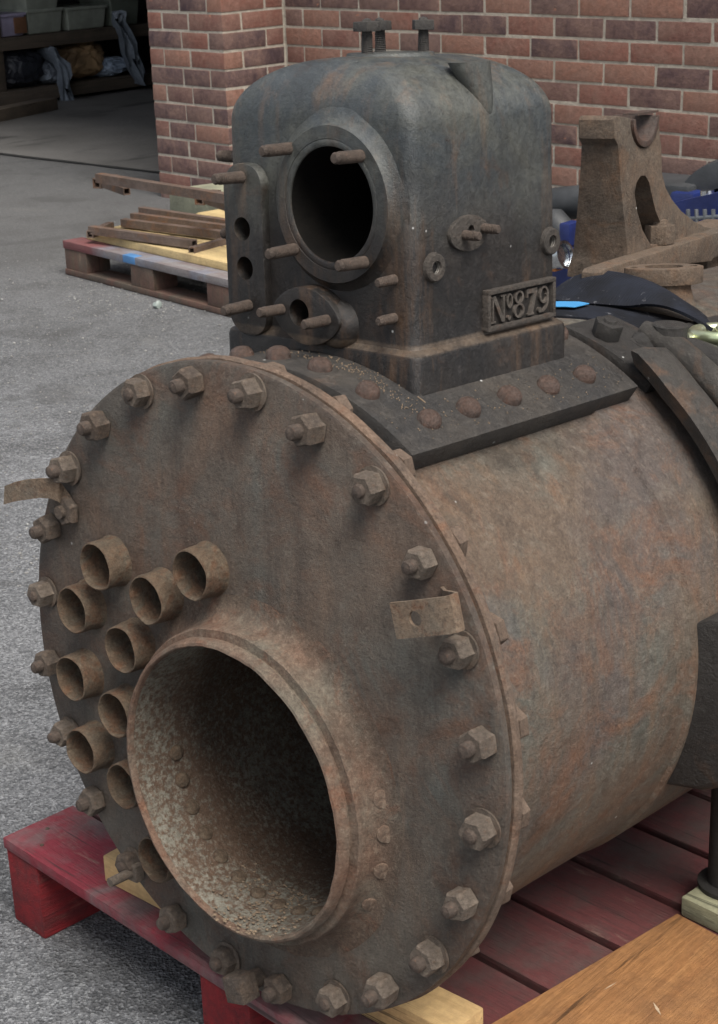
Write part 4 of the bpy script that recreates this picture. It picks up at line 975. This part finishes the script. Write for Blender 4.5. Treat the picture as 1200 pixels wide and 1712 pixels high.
bm = bmesh.new(); pts = [mp(880, 352, YM_ + .2), mp(925, 342, YM_ + .2), mp(965, 338, YM_ + .2), mp(985, 340, YM_ + .2)]; tube(bm, [p - ml for p in pts], .055, 14); mk('hose', bm, m_rubber, mc, 60)
bm = bmesh.new(); pts = [mp(905, 372, YM_ + .1), mp(930, 372, YM_ + .1), mp(940, 385, YM_ + .1), mp(947, 410, YM_ + .1)]; tube(bm, [p - ml for p in pts], .045, 14); mk('hose', bm, m_rubber, mc, 60)
bm = bmesh.new(); tube(bm, [mp(885, 440, YM_ - .1) - ml, mp(940, 427, YM_ - .1) - ml], .04, 20); o = mk('chrome_ram', bm, m_chrome, mc, 40)
bm = bmesh.new(); lathe(bm, [(.036, 0), (.045, 0), (.045, .012), (.036, .012)], 24, frame(mp(941, 427, YM_ - .1) - ml, (mp(940, 427, YM_ - .1) - mp(885, 440, YM_ - .1)), (0, 0, 1))); mk('ram_collar', bm, m_chrome, mc, 30)
bxw('orange_block', (905, 438), (945, 450), YM_ - .12, YM_ - .01, plain('orange paint', (.45, .16, .04)))
a_ = mp(1118, 320); b_ = mp(1158, 352)
bm = bmesh.new(); box(bm, (a_.x - ml.x, 0, b_.z - .25), (b_.x - ml.x, .3, a_.z), .015, mtx=None); mk('motor_cover', bm, m_navy, mc, 40)
bm = bmesh.new(); box(bm, (mp(1040, 330).x - ml.x, .02, mp(1100, 330).z - .1), (mp(1145, 320).x - ml.x, .22, mp(1130, 318).z + .01), .01); mk('control_box', bm, m_rubber, mc, 40)
bm = bmesh.new(); sqtube(bm, mp(1140, 357, YM_ - .05) - ml, mp(1260, 330, YM_ - .05) - ml, .075, .006); mk('frame_bar', bm, m_navy, mc, 30)
bm = bmesh.new(); tube(bm, [mp(1183, 345, YM_ - .06) - ml, mp(1182, 318, YM_ - .06) - ml], .02, 14); mk('chrome_pin', bm, m_chrome, mc, 40)
wc = mp(1225, 372, YM_ + .12) - ml
bm = bmesh.new(); lathe(bm, [(.11, -.05), (.155, -.055), (.185, -.04), (.192, 0), (.185, .04), (.155, .055), (.11, .05)], 40, frame(wc, (0, -1, 0), (1, 0, 0))); wh = mk('wheel', bm, m_rubber, mc, 50)
bm = bmesh.new(); lathe(bm, [(.11, -.045), (.10, -.02), (.04, -.015), (.03, .03), (0, .03)], 32, frame(wc, (0, -1, 0), (1, 0, 0))); mk('rim', bm, m_wire, wh, 40)
bm = bmesh.new()
for k in range(7): p = mp(1150 + k * 14, 350, YM_ - .15) - ml; q = mp(1152 + k * 14, 392, YM_ - .15) - ml; tube(bm, [p, q], .006, 6)
for k in range(3): tube(bm, [mp(1145, 366 + 9 * k, YM_ - .15) - ml, mp(1250, 358 + 9 * k, YM_ - .15) - ml], .006, 6)
mk('wire_basket', bm, m_wire, mc, 60)
for xx in (mp(900, 440).x, mp(1180, 360).x):
    bm = bmesh.new(); box(bm, (xx - ml.x, .02, 0), (xx + .07 - ml.x, .09, mp(950, 445).z), .004); mk('leg', bm, m_navy, mc, 30)
# stones and chippings on the yard
rs = random.Random(21); bm = bmesh.new()
for k in range(1500):
    px, py = rs.uniform(0, 400), rs.uniform(430, 1000)
    if rs.random() < .3: px, py = rs.uniform(105, 385), 470 + rs.gauss(0, 6) + (rs.random() * 60)
    p = uw(px, py, G0, (0, 0, 0)); r = rs.uniform(.0012, .0036) * (1.0 + .6 * (rs.random() < .08))
    bmesh.ops.create_icosphere(bm, subdivisions=1, radius=r, matrix=Matrix.Translation((p.x, p.y, r * .5)) @ Matrix.Diagonal((1.4, 1, .7, 1)))
tag(mk('chippings', bm, m_stone, None, 0, rough=.001), 'loose pale chippings scattered over the asphalt', 'gravel', kind='stuff')
bm = bmesh.new(); bmesh.ops.create_icosphere(bm, subdivisions=2, radius=.016, matrix=Matrix.Translation(tuple(fr_at(264, 510, .012)))); o = mk('pebble', bm, plain('pale stone', (.26, .30, .28)), None, 30, rough=.008); tag(o, 'pale greenish stone by the bottom board of the far pallet', 'stone')
